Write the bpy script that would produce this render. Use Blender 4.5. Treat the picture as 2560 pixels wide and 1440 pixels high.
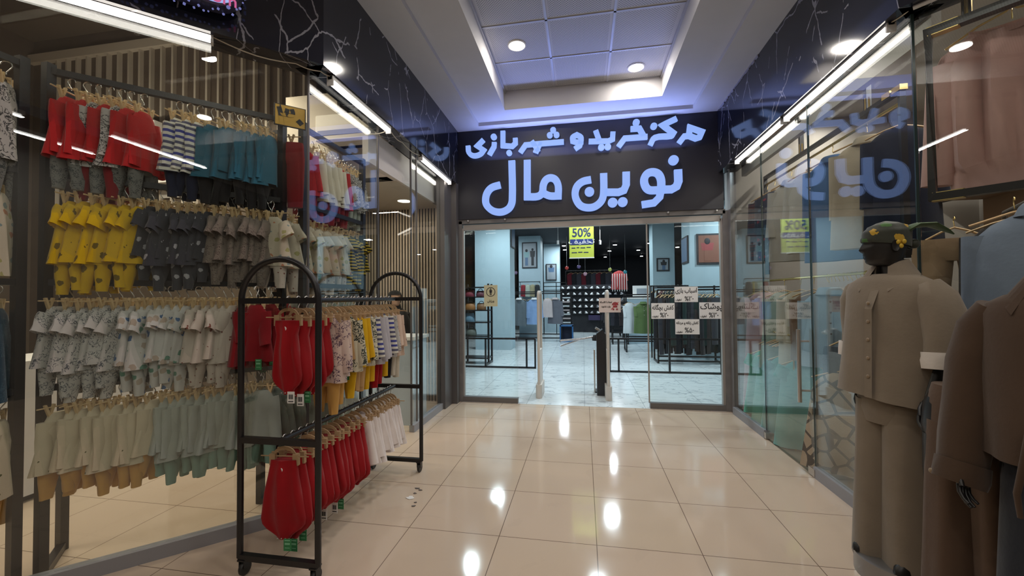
import bpy, bmesh, math, random
from math import sin, cos, pi, radians, sqrt
from mathutils import Vector, Matrix

for o in list(bpy.data.objects):
    bpy.data.objects.remove(o)
S = bpy.context.scene
COL = S.collection

# ---------------------------------------------------------------- camera
CF, CYAW, CPIT, CROL, CH = 1016.4, 0.17324, 0.02172, -0.00869, 1.5
FW = Vector((-sin(CYAW)*cos(CPIT), cos(CYAW)*cos(CPIT), sin(CPIT)))
R0 = Vector((cos(CYAW), sin(CYAW), 0)); U0 = R0.cross(FW)
RV = R0*cos(CROL) + U0*sin(CROL); UV_ = RV.cross(FW)
CP = Vector((0, 0, CH))
cam = bpy.data.cameras.new('camera')
camo = bpy.data.objects.new('camera', cam); COL.objects.link(camo)
cam.sensor_width = 36; cam.lens = CF*36/2560; cam.clip_start = .05; cam.clip_end = 200
camo.matrix_world = Matrix(((RV.x, UV_.x, -FW.x, 0), (RV.y, UV_.y, -FW.y, 0), (RV.z, UV_.z, -FW.z, CH), (0, 0, 0, 1)))
S.camera = camo

# ---------------------------------------------------------------- world, exposure
wd = bpy.data.worlds.new('world'); S.world = wd; wd.use_nodes = True
wd.node_tree.nodes['Background'].inputs[0].default_value = (.9, .88, .95, 1)
wd.node_tree.nodes['Background'].inputs[1].default_value = .06
S.view_settings.view_transform = 'Standard'
S.view_settings.look = 'None'
S.view_settings.exposure = -0.28
S.view_settings.gamma = 1
S.view_settings.use_curve_mapping = False

WARM = (1, .86, .66); NEUT = (1, .93, .84); COOL = (.78, .93, 1); PINKW = (1, .93, .95)
def area(name, loc, sx, sy, power, col, rz=0, rot=None, spread=180):
    l = bpy.data.lights.new(name, 'AREA'); l.shape = 'RECTANGLE'; l.size = sx; l.size_y = sy
    l.energy = power; l.color = col; l.spread = radians(spread)
    o = bpy.data.objects.new(name, l); COL.objects.link(o); o.location = loc
    o.rotation_euler = rot or (0, 0, rz)
    return o
# unseen fill strips added to light the shops; area lamps for the store's spots
for q in ((-4.3, 1.3), (-4.3, 2.6), (-3.9, 3.7), (-3.35, 2.95)): area('shop_fill_left', (q[0], q[1], 3.9), 1.2, .08, 34, WARM)
area('shop_fill_left', (-5.2, 3.4, 3.2), 1.2, .08, 12, WARM, rot=(radians(120), 0, 0))  # tilted fill lamp, added to brighten the battens on the back wall
area('shop_fill_left', (-2.7, 4.6, 2.74), .5, .08, 7, WARM)
for y in (1.2, 2.6, 4.0, 5.0): area('shop_fill_right', (2.9, y, 3.6), .08, .9, 26, NEUT)
for q in ((-2.2, 7.6), (.2, 7.4), (2.4, 7.6), (-2.2, 10.2), (.6, 9.8), (3.6, 9.2), (-2.4, 13), (.8, 12.8), (3.8, 13.5), (-.8, 16.2), (1.2, 16.2)):
    area('store_spot', (q[0], q[1], 3.6), .22, .22, 60, COOL)
area('sign_glow_fill', (0, 5.50, 3.45), 2.7, .12, 26, (.30, .40, 1), rot=(pi, 0, 0))  # added upward lamp without a fitting, standing in for the letters' blue glow
for q in ((-1.2, -2.6, 1.5), (1.0, -2.2, 1.5), (-.2, -3.3, 2.0), (-3.0, -1.0, 1.2)): area('mall_tube', (q[0], q[1], 3.86), q[2], .07, 16, NEUT)

# ---------------------------------------------------------------- helpers
def ray(px, py):
    return FW + RV*((px-1280)/CF) - UV_*((py-720)/CF)
def at(px, py, n, d):                     # point of the picture on the plane n.P = d
    n = Vector(n); v = ray(px, py); return CP + v*((d-n.dot(CP))/n.dot(v))
def atx(px, py, x): return at(px, py, (1, 0, 0), x)
def aty(px, py, y): return at(px, py, (0, 1, 0), y)
def atz(px, py, z=0): return at(px, py, (0, 0, 1), z)

MATS = {}
def nt_new(name):
    m = bpy.data.materials.new(name); m.use_nodes = True
    nt = m.node_tree; return m, nt, nt.nodes['Principled BSDF']
def rgba(c): return (c[0], c[1], c[2], 1)
def mat(name, col, rough=.6, metal=0, spec=.5, bump=0, bscale=200, coat=0, var=0):
    if name in MATS: return MATS[name]
    m, nt, b = nt_new(name)
    b.inputs['Base Color'].default_value = rgba(col); b.inputs['Roughness'].default_value = rough
    b.inputs['Metallic'].default_value = metal; b.inputs['Specular IOR Level'].default_value = spec
    b.inputs['Coat Weight'].default_value = coat
    N = nt.nodes; L = nt.links
    if bump or var:
        tc = N.new('ShaderNodeTexCoord'); nz = N.new('ShaderNodeTexNoise'); nz.inputs['Scale'].default_value = bscale
        L.new(tc.outputs['Object'], nz.inputs['Vector'])
        if bump:
            bp = N.new('ShaderNodeBump'); bp.inputs['Strength'].default_value = bump; bp.inputs['Distance'].default_value = .004
            L.new(nz.outputs['Fac'], bp.inputs['Height']); L.new(bp.outputs['Normal'], b.inputs['Normal'])
        if var:
            n2 = N.new('ShaderNodeTexNoise'); n2.inputs['Scale'].default_value = 6
            L.new(tc.outputs['Object'], n2.inputs['Vector'])
            mx = N.new('ShaderNodeMix'); mx.data_type = 'RGBA'
            mx.inputs[6].default_value = rgba([c*(1-var) for c in col]); mx.inputs[7].default_value = rgba([min(1, c*(1+var)) for c in col])
            L.new(n2.outputs['Fac'], mx.inputs[0]); L.new(mx.outputs[2], b.inputs['Base Color'])
    MATS[name] = m; return m
def emit(name, col, s):
    if name in MATS: return MATS[name]
    m, nt, b = nt_new(name)
    b.inputs['Base Color'].default_value = (.02, .02, .02, 1); b.inputs['Emission Color'].default_value = rgba(col)
    b.inputs['Emission Strength'].default_value = s
    MATS[name] = m; return m
def mth(nt, op, a, b=None, c=None):
    n = nt.nodes.new('ShaderNodeMath'); n.operation = op
    for i, v in enumerate((a, b, c)):
        if v is None: continue
        if isinstance(v, (int, float)): n.inputs[i].default_value = v
        else: nt.links.new(v, n.inputs[i])
    return n.outputs[0]
def mixc(nt, fac, a, b):
    n = nt.nodes.new('ShaderNodeMix'); n.data_type = 'RGBA'
    for k, v in ((0, fac), (6, a), (7, b)):
        if isinstance(v, (int, float)): n.inputs[k].default_value = v
        elif isinstance(v, (tuple, list)): n.inputs[k].default_value = rgba(v)
        else: nt.links.new(v, n.inputs[k])
    return n.outputs[2]
def coords(nt, kind='Object'):
    tc = nt.nodes.new('ShaderNodeTexCoord'); sp = nt.nodes.new('ShaderNodeSeparateXYZ')
    nt.links.new(tc.outputs[kind], sp.inputs[0]); return tc.outputs[kind], sp.outputs
def noise(nt, vec, scale, detail=2, dist=0):
    n = nt.nodes.new('ShaderNodeTexNoise'); n.inputs['Scale'].default_value = scale
    n.inputs['Detail'].default_value = detail; n.inputs['Distortion'].default_value = dist
    nt.links.new(vec, n.inputs['Vector']); return n.outputs['Fac']
def vmap(nt, vec, sc, loc=(0, 0, 0), rot=(0, 0, 0)):
    n = nt.nodes.new('ShaderNodeMapping'); n.inputs['Scale'].default_value = sc
    n.inputs['Location'].default_value = loc; n.inputs['Rotation'].default_value = rot
    nt.links.new(vec, n.inputs['Vector']); return n.outputs[0]
def grid(nt, xy, x0, y0, T, w):            # 1 on the joints of a square grid
    out = None
    for o, p0 in ((xy[0], x0), (xy[1], y0)):
        fr = mth(nt, 'FRACT', mth(nt, 'ADD', mth(nt, 'DIVIDE', mth(nt, 'SUBTRACT', o, p0), T), 100.5))
        ln = mth(nt, 'LESS_THAN', mth(nt, 'ABSOLUTE', mth(nt, 'SUBTRACT', fr, .5)), w/T/2)
        out = ln if out is None else mth(nt, 'MAXIMUM', out, ln)
    return out

def floor_mat():
    m, nt, b = nt_new('beige_polished_tile'); v, s = coords(nt)
    g = grid(nt, s, -1.138, 2.530, .6, .0045)
    cell = nt.nodes.new('ShaderNodeTexWhiteNoise'); cell.noise_dimensions = '2D'
    sn = nt.nodes.new('ShaderNodeVectorMath'); sn.operation = 'FLOOR'
    mp = vmap(nt, v, (1/.6, 1/.6, 0), (1.138/.6, -2.53/.6, 0)); nt.links.new(mp, sn.inputs[0]); nt.links.new(sn.outputs[0], cell.inputs['Vector'])
    base = mixc(nt, noise(nt, v, 1.4, 4), (.54, .425, .315), (.60, .48, .37))
    base = mixc(nt, mth(nt, 'MULTIPLY', cell.outputs['Value'], .35), base, (.60, .46, .37))
    sm = mth(nt, 'GREATER_THAN', noise(nt, v, 2.3, 6, 1), .63)
    base = mixc(nt, mth(nt, 'MULTIPLY', sm, .10), base, (.42, .34, .27))
    nt.links.new(mixc(nt, g, base, (.16, .11, .08)), b.inputs['Base Color'])
    nt.links.new(mth(nt, 'ADD', mth(nt, 'MULTIPLY', noise(nt, v, 5, 3), .07), .05), b.inputs['Roughness'])
    b.inputs['Specular IOR Level'].default_value = .5
    return m
def store_floor_mat():
    m, nt, b = nt_new('white_veined_tile'); v, s = coords(nt)
    g = grid(nt, s, .0, .35, .8, .008)
    mp = vmap(nt, v, (1.2, 3.4, 1))
    n = noise(nt, mp, 1.5, 4, .8)
    vein = mth(nt, 'LESS_THAN', mth(nt, 'ABSOLUTE', mth(nt, 'SUBTRACT', n, .5)), .013)
    base = mixc(nt, noise(nt, v, 2.5), (.66, .72, .74), (.78, .83, .84))
    base = mixc(nt, mth(nt, 'MULTIPLY', vein, .5), base, (.25, .29, .33))
    nt.links.new(mixc(nt, mth(nt, 'MULTIPLY', g, .6), base, (.24, .28, .31)), b.inputs['Base Color'])
    b.inputs['Roughness'].default_value = .16
    return m
def marble_mat(name, base=(.008, .009, .016)):
    m, nt, b = nt_new(name); v, s = coords(nt)
    def vein(rot, sc, w, seed):
        mp = vmap(nt, v, sc, (seed, seed*2, 0), rot)
        vo = nt.nodes.new('ShaderNodeTexVoronoi'); vo.feature = 'DISTANCE_TO_EDGE'; vo.inputs['Scale'].default_value = 1.3
        ad = nt.nodes.new('ShaderNodeVectorMath'); ad.operation = 'ADD'; nz = nt.nodes.new('ShaderNodeTexNoise'); nz.inputs['Scale'].default_value = 6; nz.inputs['Detail'].default_value = 4
        sc_ = nt.nodes.new('ShaderNodeVectorMath'); sc_.operation = 'SCALE'; sc_.inputs['Scale'].default_value = .10
        nt.links.new(mp, nz.inputs['Vector']); nt.links.new(nz.outputs['Color'], sc_.inputs[0]); nt.links.new(mp, ad.inputs[0]); nt.links.new(sc_.outputs[0], ad.inputs[1])
        nt.links.new(ad.outputs[0], vo.inputs['Vector'])
        ln = mth(nt, 'LESS_THAN', vo.outputs['Distance'], w)
        return mth(nt, 'MULTIPLY', ln, mth(nt, 'GREATER_THAN', noise(nt, mp, 2.2, 3), .50))
    a = mth(nt, 'MAXIMUM', vein((.6, .8, .2), (.9, 2.6, 1.6), .011, 3), vein((-.7, .35, .5), (3.4, 1.4, 1), .008, 11))
    cl = mixc(nt, noise(nt, v, 1.3, 3), base, tuple(c*1.8 for c in base))
    nt.links.new(mixc(nt, mth(nt, 'MULTIPLY', a, .5), cl, (.45, .45, .52)), b.inputs['Base Color'])
    b.inputs['Roughness'].default_value = .09; b.inputs['Specular IOR Level'].default_value = .6
    return m
def perf_mat():
    m, nt, b = nt_new('perforated_metal_tile'); v, s = coords(nt)
    def fr(o, T, p0): return mth(nt, 'SUBTRACT', mth(nt, 'FRACT', mth(nt, 'ADD', mth(nt, 'DIVIDE', mth(nt, 'SUBTRACT', o, p0), T), 50.5)), .5)
    a = fr(s[0], .026, .01); c = fr(s[1], .026, .01)
    a2 = fr(s[0], .026, .023); c2 = fr(s[1], .026, .023)
    r1 = mth(nt, 'ADD', mth(nt, 'MULTIPLY', a, a), mth(nt, 'MULTIPLY', c, c))
    r2 = mth(nt, 'ADD', mth(nt, 'MULTIPLY', a2, a2), mth(nt, 'MULTIPLY', c2, c2))
    hole = mth(nt, 'LESS_THAN', mth(nt, 'MINIMUM', r1, r2), .032)
    T = .64
    gx = fr(s[0], T, 0); gy = fr(s[1], T, 5.19-.32)
    inn = mth(nt, 'LESS_THAN', mth(nt, 'MAXIMUM', mth(nt, 'ABSOLUTE', gx), mth(nt, 'ABSOLUTE', gy)), .455)
    nt.links.new(mixc(nt, mth(nt, 'MULTIPLY', hole, inn), (.46, .45, .47), (.05, .05, .06)), b.inputs['Base Color'])
    b.inputs['Roughness'].default_value = .45
    return m
def glass_mat(name, tint=(.93, .97, .95), refl=1.0):
    m = bpy.data.materials.new(name); m.use_nodes = True; nt = m.node_tree; nt.nodes.clear()
    out = nt.nodes.new('ShaderNodeOutputMaterial'); tr = nt.nodes.new('ShaderNodeBsdfTransparent'); gl = nt.nodes.new('ShaderNodeBsdfGlossy')
    tr.inputs[0].default_value = rgba(tint); gl.inputs['Roughness'].default_value = .0; gl.inputs[0].default_value = (1, 1, 1, 1)
    ge = nt.nodes.new('ShaderNodeNewGeometry'); dt = nt.nodes.new('ShaderNodeVectorMath'); dt.operation = 'DOT_PRODUCT'
    nt.links.new(ge.outputs['Incoming'], dt.inputs[0]); nt.links.new(ge.outputs['Normal'], dt.inputs[1])
    k = mth(nt, 'SUBTRACT', 1, mth(nt, 'ABSOLUTE', dt.outputs['Value']))
    F = mth(nt, 'MULTIPLY', mth(nt, 'ADD', mth(nt, 'MULTIPLY', mth(nt, 'POWER', k, 5), .93), .045), refl)
    mx = nt.nodes.new('ShaderNodeMixShader'); nt.links.new(F, mx.inputs[0]); nt.links.new(tr.outputs[0], mx.inputs[1]); nt.links.new(gl.outputs[0], mx.inputs[2])
    nt.links.new(mx.outputs[0], out.inputs[0]); return m

def fabric(name, base, pat=None, cols=(), p=.05, q=.5, rough=.85):
    """solid, striped, blotted, leafy or crackled cloth"""
    if name in MATS: return MATS[name]
    m, nt, b = nt_new(name); v, s = coords(nt)
    info = nt.nodes.new('ShaderNodeObjectInfo')
    base_o = mixc(nt, noise(nt, v, 9, 3), tuple(c*.86 for c in base), tuple(min(1, c*1.1) for c in base))
    col = base_o
    if pat == 'stripe':
        fr = mth(nt, 'FRACT', mth(nt, 'ADD', mth(nt, 'DIVIDE', s[2], p), 20))
        on = mth(nt, 'LESS_THAN', fr, q)
        sc = cols[0]
        if len(cols) > 1:
            blk = mth(nt, 'GREATER_THAN', mth(nt, 'FRACT', mth(nt, 'ADD', mth(nt, 'DIVIDE', s[2], p*4), 20.3)), .5)
            sc = mixc(nt, blk, cols[0], cols[1])
        col = mixc(nt, on, base_o, sc)
    elif pat == 'blot':
        vo = nt.nodes.new('ShaderNodeTexVoronoi'); vo.inputs['Scale'].default_value = 1/p; vo.inputs['Randomness'].default_value = .8
        nt.links.new(v, vo.inputs['Vector'])
        nz = noise(nt, v, 2.2/p, 2)
        d = mth(nt, 'ADD', vo.outputs['Distance'], mth(nt, 'MULTIPLY', mth(nt, 'SUBTRACT', nz, .5), .5))
        on = mth(nt, 'LESS_THAN', d, q)
        sp = nt.nodes.new('ShaderNodeSeparateColor'); nt.links.new(vo.outputs['Color'], sp.inputs[0])
        sc = cols[0]
        for i, c in enumerate(cols[1:]):
            sc = mixc(nt, mth(nt, 'GREATER_THAN', sp.outputs[0], (i+1)/len(cols)), sc, c)
        col = mixc(nt, on, base_o, sc)
    elif pat == 'leaf':
        n = noise(nt, v, 1/p, 3, 2.0)
        on = mth(nt, 'LESS_THAN', mth(nt, 'ABSOLUTE', mth(nt, 'SUBTRACT', n, .5)), q*.1)
        n2 = noise(nt, v, .6/p, 1)
        col = mixc(nt, mth(nt, 'MULTIPLY', on, mth(nt, 'GREATER_THAN', n2, .44)), base_o, cols[0])
    elif pat == 'crackle':
        vo = nt.nodes.new('ShaderNodeTexVoronoi'); vo.feature = 'DISTANCE_TO_EDGE'; vo.inputs['Scale'].default_value = 1/p
        nt.links.new(v, vo.inputs['Vector'])
        col = mixc(nt, mth(nt, 'LESS_THAN', vo.outputs['Distance'], q), base_o, cols[0])
    nt.links.new(col, b.inputs['Base Color']); b.inputs['Roughness'].default_value = rough
    b.inputs['Specular IOR Level'].default_value = .2; b.inputs['Sheen Weight'].default_value = .15
    bp = nt.nodes.new('ShaderNodeBump'); bp.inputs['Strength'].default_value = .25; bp.inputs['Distance'].default_value = .003
    nt.links.new(noise(nt, v, 60, 2), bp.inputs['Height']); nt.links.new(bp.outputs[0], b.inputs['Normal'])
    MATS[name] = m; return m

class MB:
    def __init__(s): s.v = []; s.f = []
    def add(s, vs, fs):
        n = len(s.v); s.v += [Vector(q) for q in vs]; s.f += [tuple(i+n for i in f) for f in fs]; return s
    def box(s, c, d, rz=0, ch=0, rot=None):
        hx, hy, hz = d[0]/2, d[1]/2, d[2]/2
        M = rot or Matrix.Rotation(rz, 3, 'Z'); c = Vector(c)
        if ch:
            pr = [(-hx+ch, -hy), (hx-ch, -hy), (hx, -hy+ch), (hx, hy-ch), (hx-ch, hy), (-hx+ch, hy), (-hx, hy-ch), (-hx, -hy+ch)]
        else: pr = [(-hx, -hy), (hx, -hy), (hx, hy), (-hx, hy)]
        n = len(pr); vs = [c+M@Vector((x, y, z)) for z in (-hz, hz) for x, y in pr]
        fs = [tuple(range(n-1, -1, -1)), tuple(range(n, 2*n))] + [(i, (i+1) % n, n+(i+1) % n, n+i) for i in range(n)]
        return s.add(vs, fs)
    def span(s, a, b, ch=0):
        a = Vector(a); b = Vector(b); return s.box((a+b)/2, [abs(q) for q in (b-a)], 0, ch)
    def loft(s, rings, cap0=True, cap1=True):
        n = len(rings[0]); vs = [p for r in rings for p in r]; fs = []
        for k in range(len(rings)-1):
            for i in range(n):
                j = (i+1) % n; fs.append((k*n+i, k*n+j, (k+1)*n+j, (k+1)*n+i))
        if cap0: fs.append(tuple(range(n-1, -1, -1)))
        if cap1: fs.append(tuple(range((len(rings)-1)*n, len(rings)*n)))
        return s.add(vs, fs)
    def tube(s, pts, r, seg=8, closed=False, sq=False):
        pts = [Vector(p) for p in pts]; rings = []; m = len(pts); up = None
        if sq: seg = 4
        for i, p in enumerate(pts):
            a = pts[i-1] if (i or closed) else p; b = pts[(i+1) % m] if (i < m-1 or closed) else p
            t = (b-a).normalized()
            if up is None:
                up = Vector((0, 0, 1)) if abs(t.z) < .9 else Vector((0, 1, 0))
            x = t.cross(up)
            if x.length < 1e-4: x = t.cross(Vector((1, 0, 0)))
            x.normalize(); y = x.cross(t).normalized(); up = y
            rr = r[i] if isinstance(r, (list, tuple)) else r
            of = pi/4 if sq else 0; k = rr*sqrt(2) if sq else rr
            if 0 < i < m-1 and sq:
                d1 = (p-a).normalized(); d2 = (b-p).normalized(); c = max(.5, d1.dot(t)); k = k/1
            rings.append([p + x*cos(of+2*pi*q/seg)*k + y*sin(of+2*pi*q/seg)*k for q in range(seg)])
        if closed: rings.append(rings[0]); return s.loft(rings, False, False)
        return s.loft(rings)
    def lathe(s, prof, c=(0, 0, 0), seg=16):
        c = Vector(c)
        return s.loft([[c+Vector((r*cos(2*pi*q/seg), r*sin(2*pi*q/seg), z)) for q in range(seg)] for r, z in prof])
    def sphere(s, c, r, seg=14, sc=(1, 1, 1)):
        c = Vector(c); rings = []
        for k in range(1, 9):
            a = pi*k/9-pi/2
            rings.append([c+Vector((r*sc[0]*cos(a)*cos(2*pi*q/seg), r*sc[1]*cos(a)*sin(2*pi*q/seg), r*sc[2]*sin(a))) for q in range(seg)])
        return s.loft(rings)
    def prism(s, poly, o, ux, uy, th):       # poly in the plane (ux, uy), pushed back along ux x uy by th
        o = Vector(o); ux = Vector(ux); uy = Vector(uy); n = ux.cross(uy).normalized(); k = len(poly)
        A = [o+ux*x+uy*y for x, y in poly]; B = [p-n*th for p in A]
        return s.add(A+B, [tuple(range(k)), tuple(range(2*k-1, k-1, -1))] + [(i, k+i, k+(i+1) % k, (i+1) % k) for i in range(k)])
    def build(s, name, m, parent=None, smooth=None, fix=False):
        me = bpy.data.meshes.new(name); me.from_pydata([tuple(p) for p in s.v], [], s.f)
        bm = bmesh.new(); bm.from_mesh(me); bmesh.ops.recalc_face_normals(bm, faces=bm.faces); bm.to_mesh(me); bm.free()
        me.materials.append(m)
        if smooth is not None:
            for p in me.polygons: p.use_smooth = True
            me.set_sharp_from_angle(angle=radians(smooth))
        o = bpy.data.objects.new(name, me); COL.objects.link(o)
        if parent: o.parent = parent
        return o

def tag(o, label, cat, group=None, kind=None):
    o['label'] = label; o['category'] = cat
    if group: o['group'] = group
    if kind: o['kind'] = kind
    return o
def thing(name, label, cat, loc=(0, 0, 0), rz=0, group=None):
    o = bpy.data.objects.new(name, None); o.empty_display_size = .1; COL.objects.link(o)
    o.location = loc; o.rotation_euler = (0, 0, rz); return tag(o, label, cat, group)
def struct(name, mb, m, smooth=None):
    o = mb.build(name, m, None, smooth); o['kind'] = 'structure'; return o
def dup(root, loc, rz, label, group=None):
    r = root.copy(); COL.objects.link(r); r.location = loc; r.rotation_euler = (0, 0, rz); r['label'] = label
    if group: r['group'] = group
    for ch in list(root.children):
        c = ch.copy(); COL.objects.link(c); c.parent = r
        for g in list(ch.children):
            d = g.copy(); COL.objects.link(d); d.parent = c
    return r
ORD = ['first', 'second', 'third', 'fourth', 'fifth', 'sixth', 'seventh', 'eighth', 'ninth', 'tenth', 'eleventh', 'twelfth', 'thirteenth', 'fourteenth', 'fifteenth', 'sixteenth', 'seventeenth', 'eighteenth', 'nineteenth', 'twentieth'] + ['twenty-'+q for q in ('first', 'second', 'third', 'fourth', 'fifth', 'sixth', 'seventh', 'eighth', 'ninth')]

# writing: Persian letters as presentation forms, laid out right to left
PF = {'ا': (0xFE8D, 2), 'ب': (0xFE8F, 4), 'پ': (0xFB56, 4), 'ت': (0xFE95, 4), 'چ': (0xFB7A, 4), 'خ': (0xFEA5, 4), 'د': (0xFEA9, 2), 'ر': (0xFEAD, 2), 'ز': (0xFEAF, 2),
      'س': (0xFEB1, 4), 'ش': (0xFEB5, 4), 'ط': (0xFEC1, 4), 'ف': (0xFED1, 4), 'ک': (0xFB8E, 4), 'گ': (0xFB92, 4), 'ل': (0xFEDD, 4), 'م': (0xFEE1, 4), 'ن': (0xFEE5, 4), 'ه': (0xFEE9, 4), 'و': (0xFEED, 2), 'ی': (0xFBFC, 4)}
def fa(t):
    out = []
    for i, c in enumerate(t):
        if c not in PF: out.append(c); continue
        base, n = PF[c]
        pre = i > 0 and t[i-1] in PF and PF[t[i-1]][1] == 4
        nxt = n == 4 and i < len(t)-1 and t[i+1] in PF
        out.append(chr(base + (3 if pre and nxt else 1 if pre else 2 if nxt else 0)))
    return ''.join(reversed(out))
def text(name, body, size, m, parent, loc, rot, th=.001, align='CENTER', sx=1, bold=0):
    c = bpy.data.curves.new('lettering', 'FONT'); c.body = body; c.size = size; c.align_x = align; c.align_y = 'CENTER'; c.extrude = th; c.offset = bold
    o = bpy.data.objects.new('lettering', c); COL.objects.link(o)
    dg = bpy.context.evaluated_depsgraph_get(); me = bpy.data.meshes.new_from_object(o.evaluated_get(dg))
    bpy.data.objects.remove(o); bpy.data.curves.remove(c)
    if align == 'CENTER' and len(me.vertices):
        X = [v.co.x for v in me.vertices]; Y = [v.co.y for v in me.vertices]
        me.transform(Matrix.Translation((-(min(X)+max(X))/2, -(min(Y)+max(Y))/2, 0)))
    me.materials.clear(); me.materials.append(m)
    o = bpy.data.objects.new(name, me); COL.objects.link(o); o.location = loc; o.rotation_euler = rot; o.scale = (sx, 1, 1)
    if parent: o.parent = parent
    return o

# ---------------------------------------------------------------- common materials
M_GLASS = glass_mat('shop_glass', (.96, .985, .975), 1.35)
M_GLASS2 = glass_mat('door_glass', (.96, .985, .98), .8)
M_BLACK = mat('black_painted_steel', (.012, .011, .012), .32)
M_GREY = mat('grey_anodised_profile', (.23, .22, .22), .4, .3)
M_KERB = mat('grey_kerb_profile', (.30, .30, .32), .45, .2)
M_WHITE = mat('white_paint', (.70, .68, .66), .7, var=.05)
M_CEIL = mat('ceiling_plaster', (.50, .49, .50), .8, var=.04)
M_KRAFT = mat('kraft_board', (.42, .28, .15), .8)
M_WOOD = mat('pale_wood', (.55, .37, .19), .6)
M_WIRE = mat('silver_wire', (.6, .58, .55), .3, .9)
M_GOLD = mat('brass', (.62, .46, .18), .28, .9)
M_GREEN = mat('green_card', (.03, .20, .07), .6)
M_PAPER = mat('white_card', (.75, .73, .70), .6)
M_INK = mat('black_ink', (.02, .02, .025), .6)
M_LED = emit('led_strip_white', (1, .93, .84), 9)
# ================================================================ THE SETTING
YE = 5.66                                  # end of the corridor
D45 = Vector((1, 1, 0)).normalized(); N45 = Vector((1, -1, 0)).normalized()
A45 = pi/4
def quadz(x0, x1, y0, y1, z, th=.05): return MB().span((x0, y0, z-th), (x1, y1, z))
struct('floor', quadz(-8, 6, -4, YE, 0, .1), floor_mat())
struct('floor_shop_right', MB().prism([(1.86, 2.59), (5.5, -1.05), (5.5, YE), (1.86, YE)], (0, 0, .003), (1, 0, 0), (0, 1, 0), .01), mat('dull_brown_tile', (.20, .16, .12), .4, var=.1))
struct('floor_store', quadz(-12, 12, YE, 26, .002, .1), store_floor_mat())

# corridor ceiling: low border, higher border, coffer with perforated tiles
c = MB()
c.span((-1.8, -3, 3.9), (-1.42, YE, 4.0)); c.span((1.42, -3, 3.9), (1.8, YE, 4.0)); c.span((-1.42, 5.5, 3.9), (1.42, YE, 4.0))
c.span((-1.42, -3, 3.95), (-.985, 5.5, 4.3)); c.span((.985, -3, 3.95), (1.42, 5.5, 4.3)); c.span((-.985, 5.19, 3.95), (.985, 5.5, 4.3))
struct('ceiling', c, M_CEIL)
struct('ceiling_coffer', MB().span((-.985, -3, 4.2), (.985, 5.19, 4.25)), perf_mat())
c = MB()
for x in (-.325, .33): c.span((x-.012, -3, 4.192), (x+.012, 5.19, 4.201))
for k in range(13): c.span((-.985, 5.19-.64*k-.01, 4.192), (.985, 5.19-.64*k+.01, 4.2015))
for x in (-.985, .985): c.span((x-.02, -3, 4.17), (x+.02, 5.19, 4.2))
struct('trim_1', c, mat('ceiling_bar', (.42, .42, .46), .4, .4))
struct('ceiling_mall', MB().span((-8, -4, 4.3), (-1.8, 1.0, 4.35)).span((1.8, -4, 4.3), (6, 1.0, 4.35)), M_CEIL)

# black marble fascias
M_MARB = marble_mat('black_veined_marble')
pc = Vector((-1.765, 2.535, 0))
def slab(a, b, z0, z1, th, side=1):
    a = Vector((a[0], a[1], 0)); b = Vector((b[0], b[1], 0)); t = (b-a).normalized(); n = Vector((t.y, -t.x, 0))*side
    m = MB(); q = [a, b, b-n*th, a-n*th]
    return m.add([Vector((p.x, p.y, z)) for z in (z0, z1) for p in q], [(0, 1, 2, 3), (7, 6, 5, 4)] + [(i, (i+1) % 4, 4+(i+1) % 4, 4+i) for i in range(4)])
struct('wall_left_fascia', slab((pc.x, pc.y), (pc.x, YE), 3.13, 3.9, .22), M_MARB)
struct('wall_corner_fascia', slab((pc.x-D45.x*3.2, pc.y-D45.y*3.2), (pc.x, pc.y), 3.13, 4.0, .22), M_MARB)
struct('wall_right_fascia', slab((1.752, YE), (1.752, 2.575), 3.09, 3.9, .22), M_MARB)
struct('wall_right_corner_fascia', slab((1.752, 2.575), (1.752+2.4, 2.575-2.4), 3.09, 4.0, .22), M_MARB)
c = MB()
for k in range(26):
    random.seed(k); y = 4.4+k*.045; h = random.uniform(.008, .03)
    c.box((1.75, y, 3.9-h/2), (.012, .05, h))
struct('trim_2', c, mat('broken_plaster', (.30, .29, .33), .9))

# left shop shell
M_BACK = mat('dark_brown_wall', (.13, .10, .075), .7, var=.15)
struct('wall_left_back', MB().span((-8, 4.6, 0), (-3.3, 4.7, 5.3)), M_BACK)
c = MB()
for k in range(24): c.span((-7.6+k*.18, 4.55, 2.75), (-7.57+k*.18, 4.6, 5.0))
c.span((-8, 4.53, 4.95), (-3.3, 4.6, 5.07))
struct('trim_3', c, mat('pale_batten', (.66, .60, .52), .6))
c = MB().span((-3.3, 5.62, 0), (-1.9, 5.68, 3.1)).span((-3.34, 4.6, 0), (-3.3, 5.68, 5.3))
struct('wall_left_slats', c, mat('black_felt', (.012, .012, .012), .9))
c = MB()
for k in range(31): c.span((-3.29+k*.0455, 5.607, 0), (-3.29+k*.0455+.024, 5.62, 2.8))
struct('trim_4', c, mat('light_oak_slat', (.60, .49, .39), .55, var=.08))
struct('ceiling_shop_left', MB().span((-8, .5, 5.3), (-1.95, 5.7, 5.4)).span((-1.99, 2.5, 3.9), (-1.95, 5.7, 5.3)), mat('brown_ceiling', (.16, .13, .10), .8))
struct('ceiling_shop_low', MB().span((-3.3, 4.2, 2.8), (-2.03, 5.62, 2.85)), mat('cream_ceiling', (.50, .43, .36), .7))
struct('trim_5', MB().span((-2.06, 3.55, 2.8), (-2.0, 5.3, 3.13)).span((-3.3, 4.2, 2.8), (-2.06, 4.25, 3.2)), mat('pinkish_white_panel', (.62, .58, .56), .6))
struct('wall_left_upper_panel', MB().span((-3.25, 4.0, 2.9), (-2.62, 4.05, 3.75)).span((-4.0, 4.3, 3.0), (-3.5, 4.34, 3.35)), mat('cream_panel', (.46, .41, .34), .7))
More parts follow.
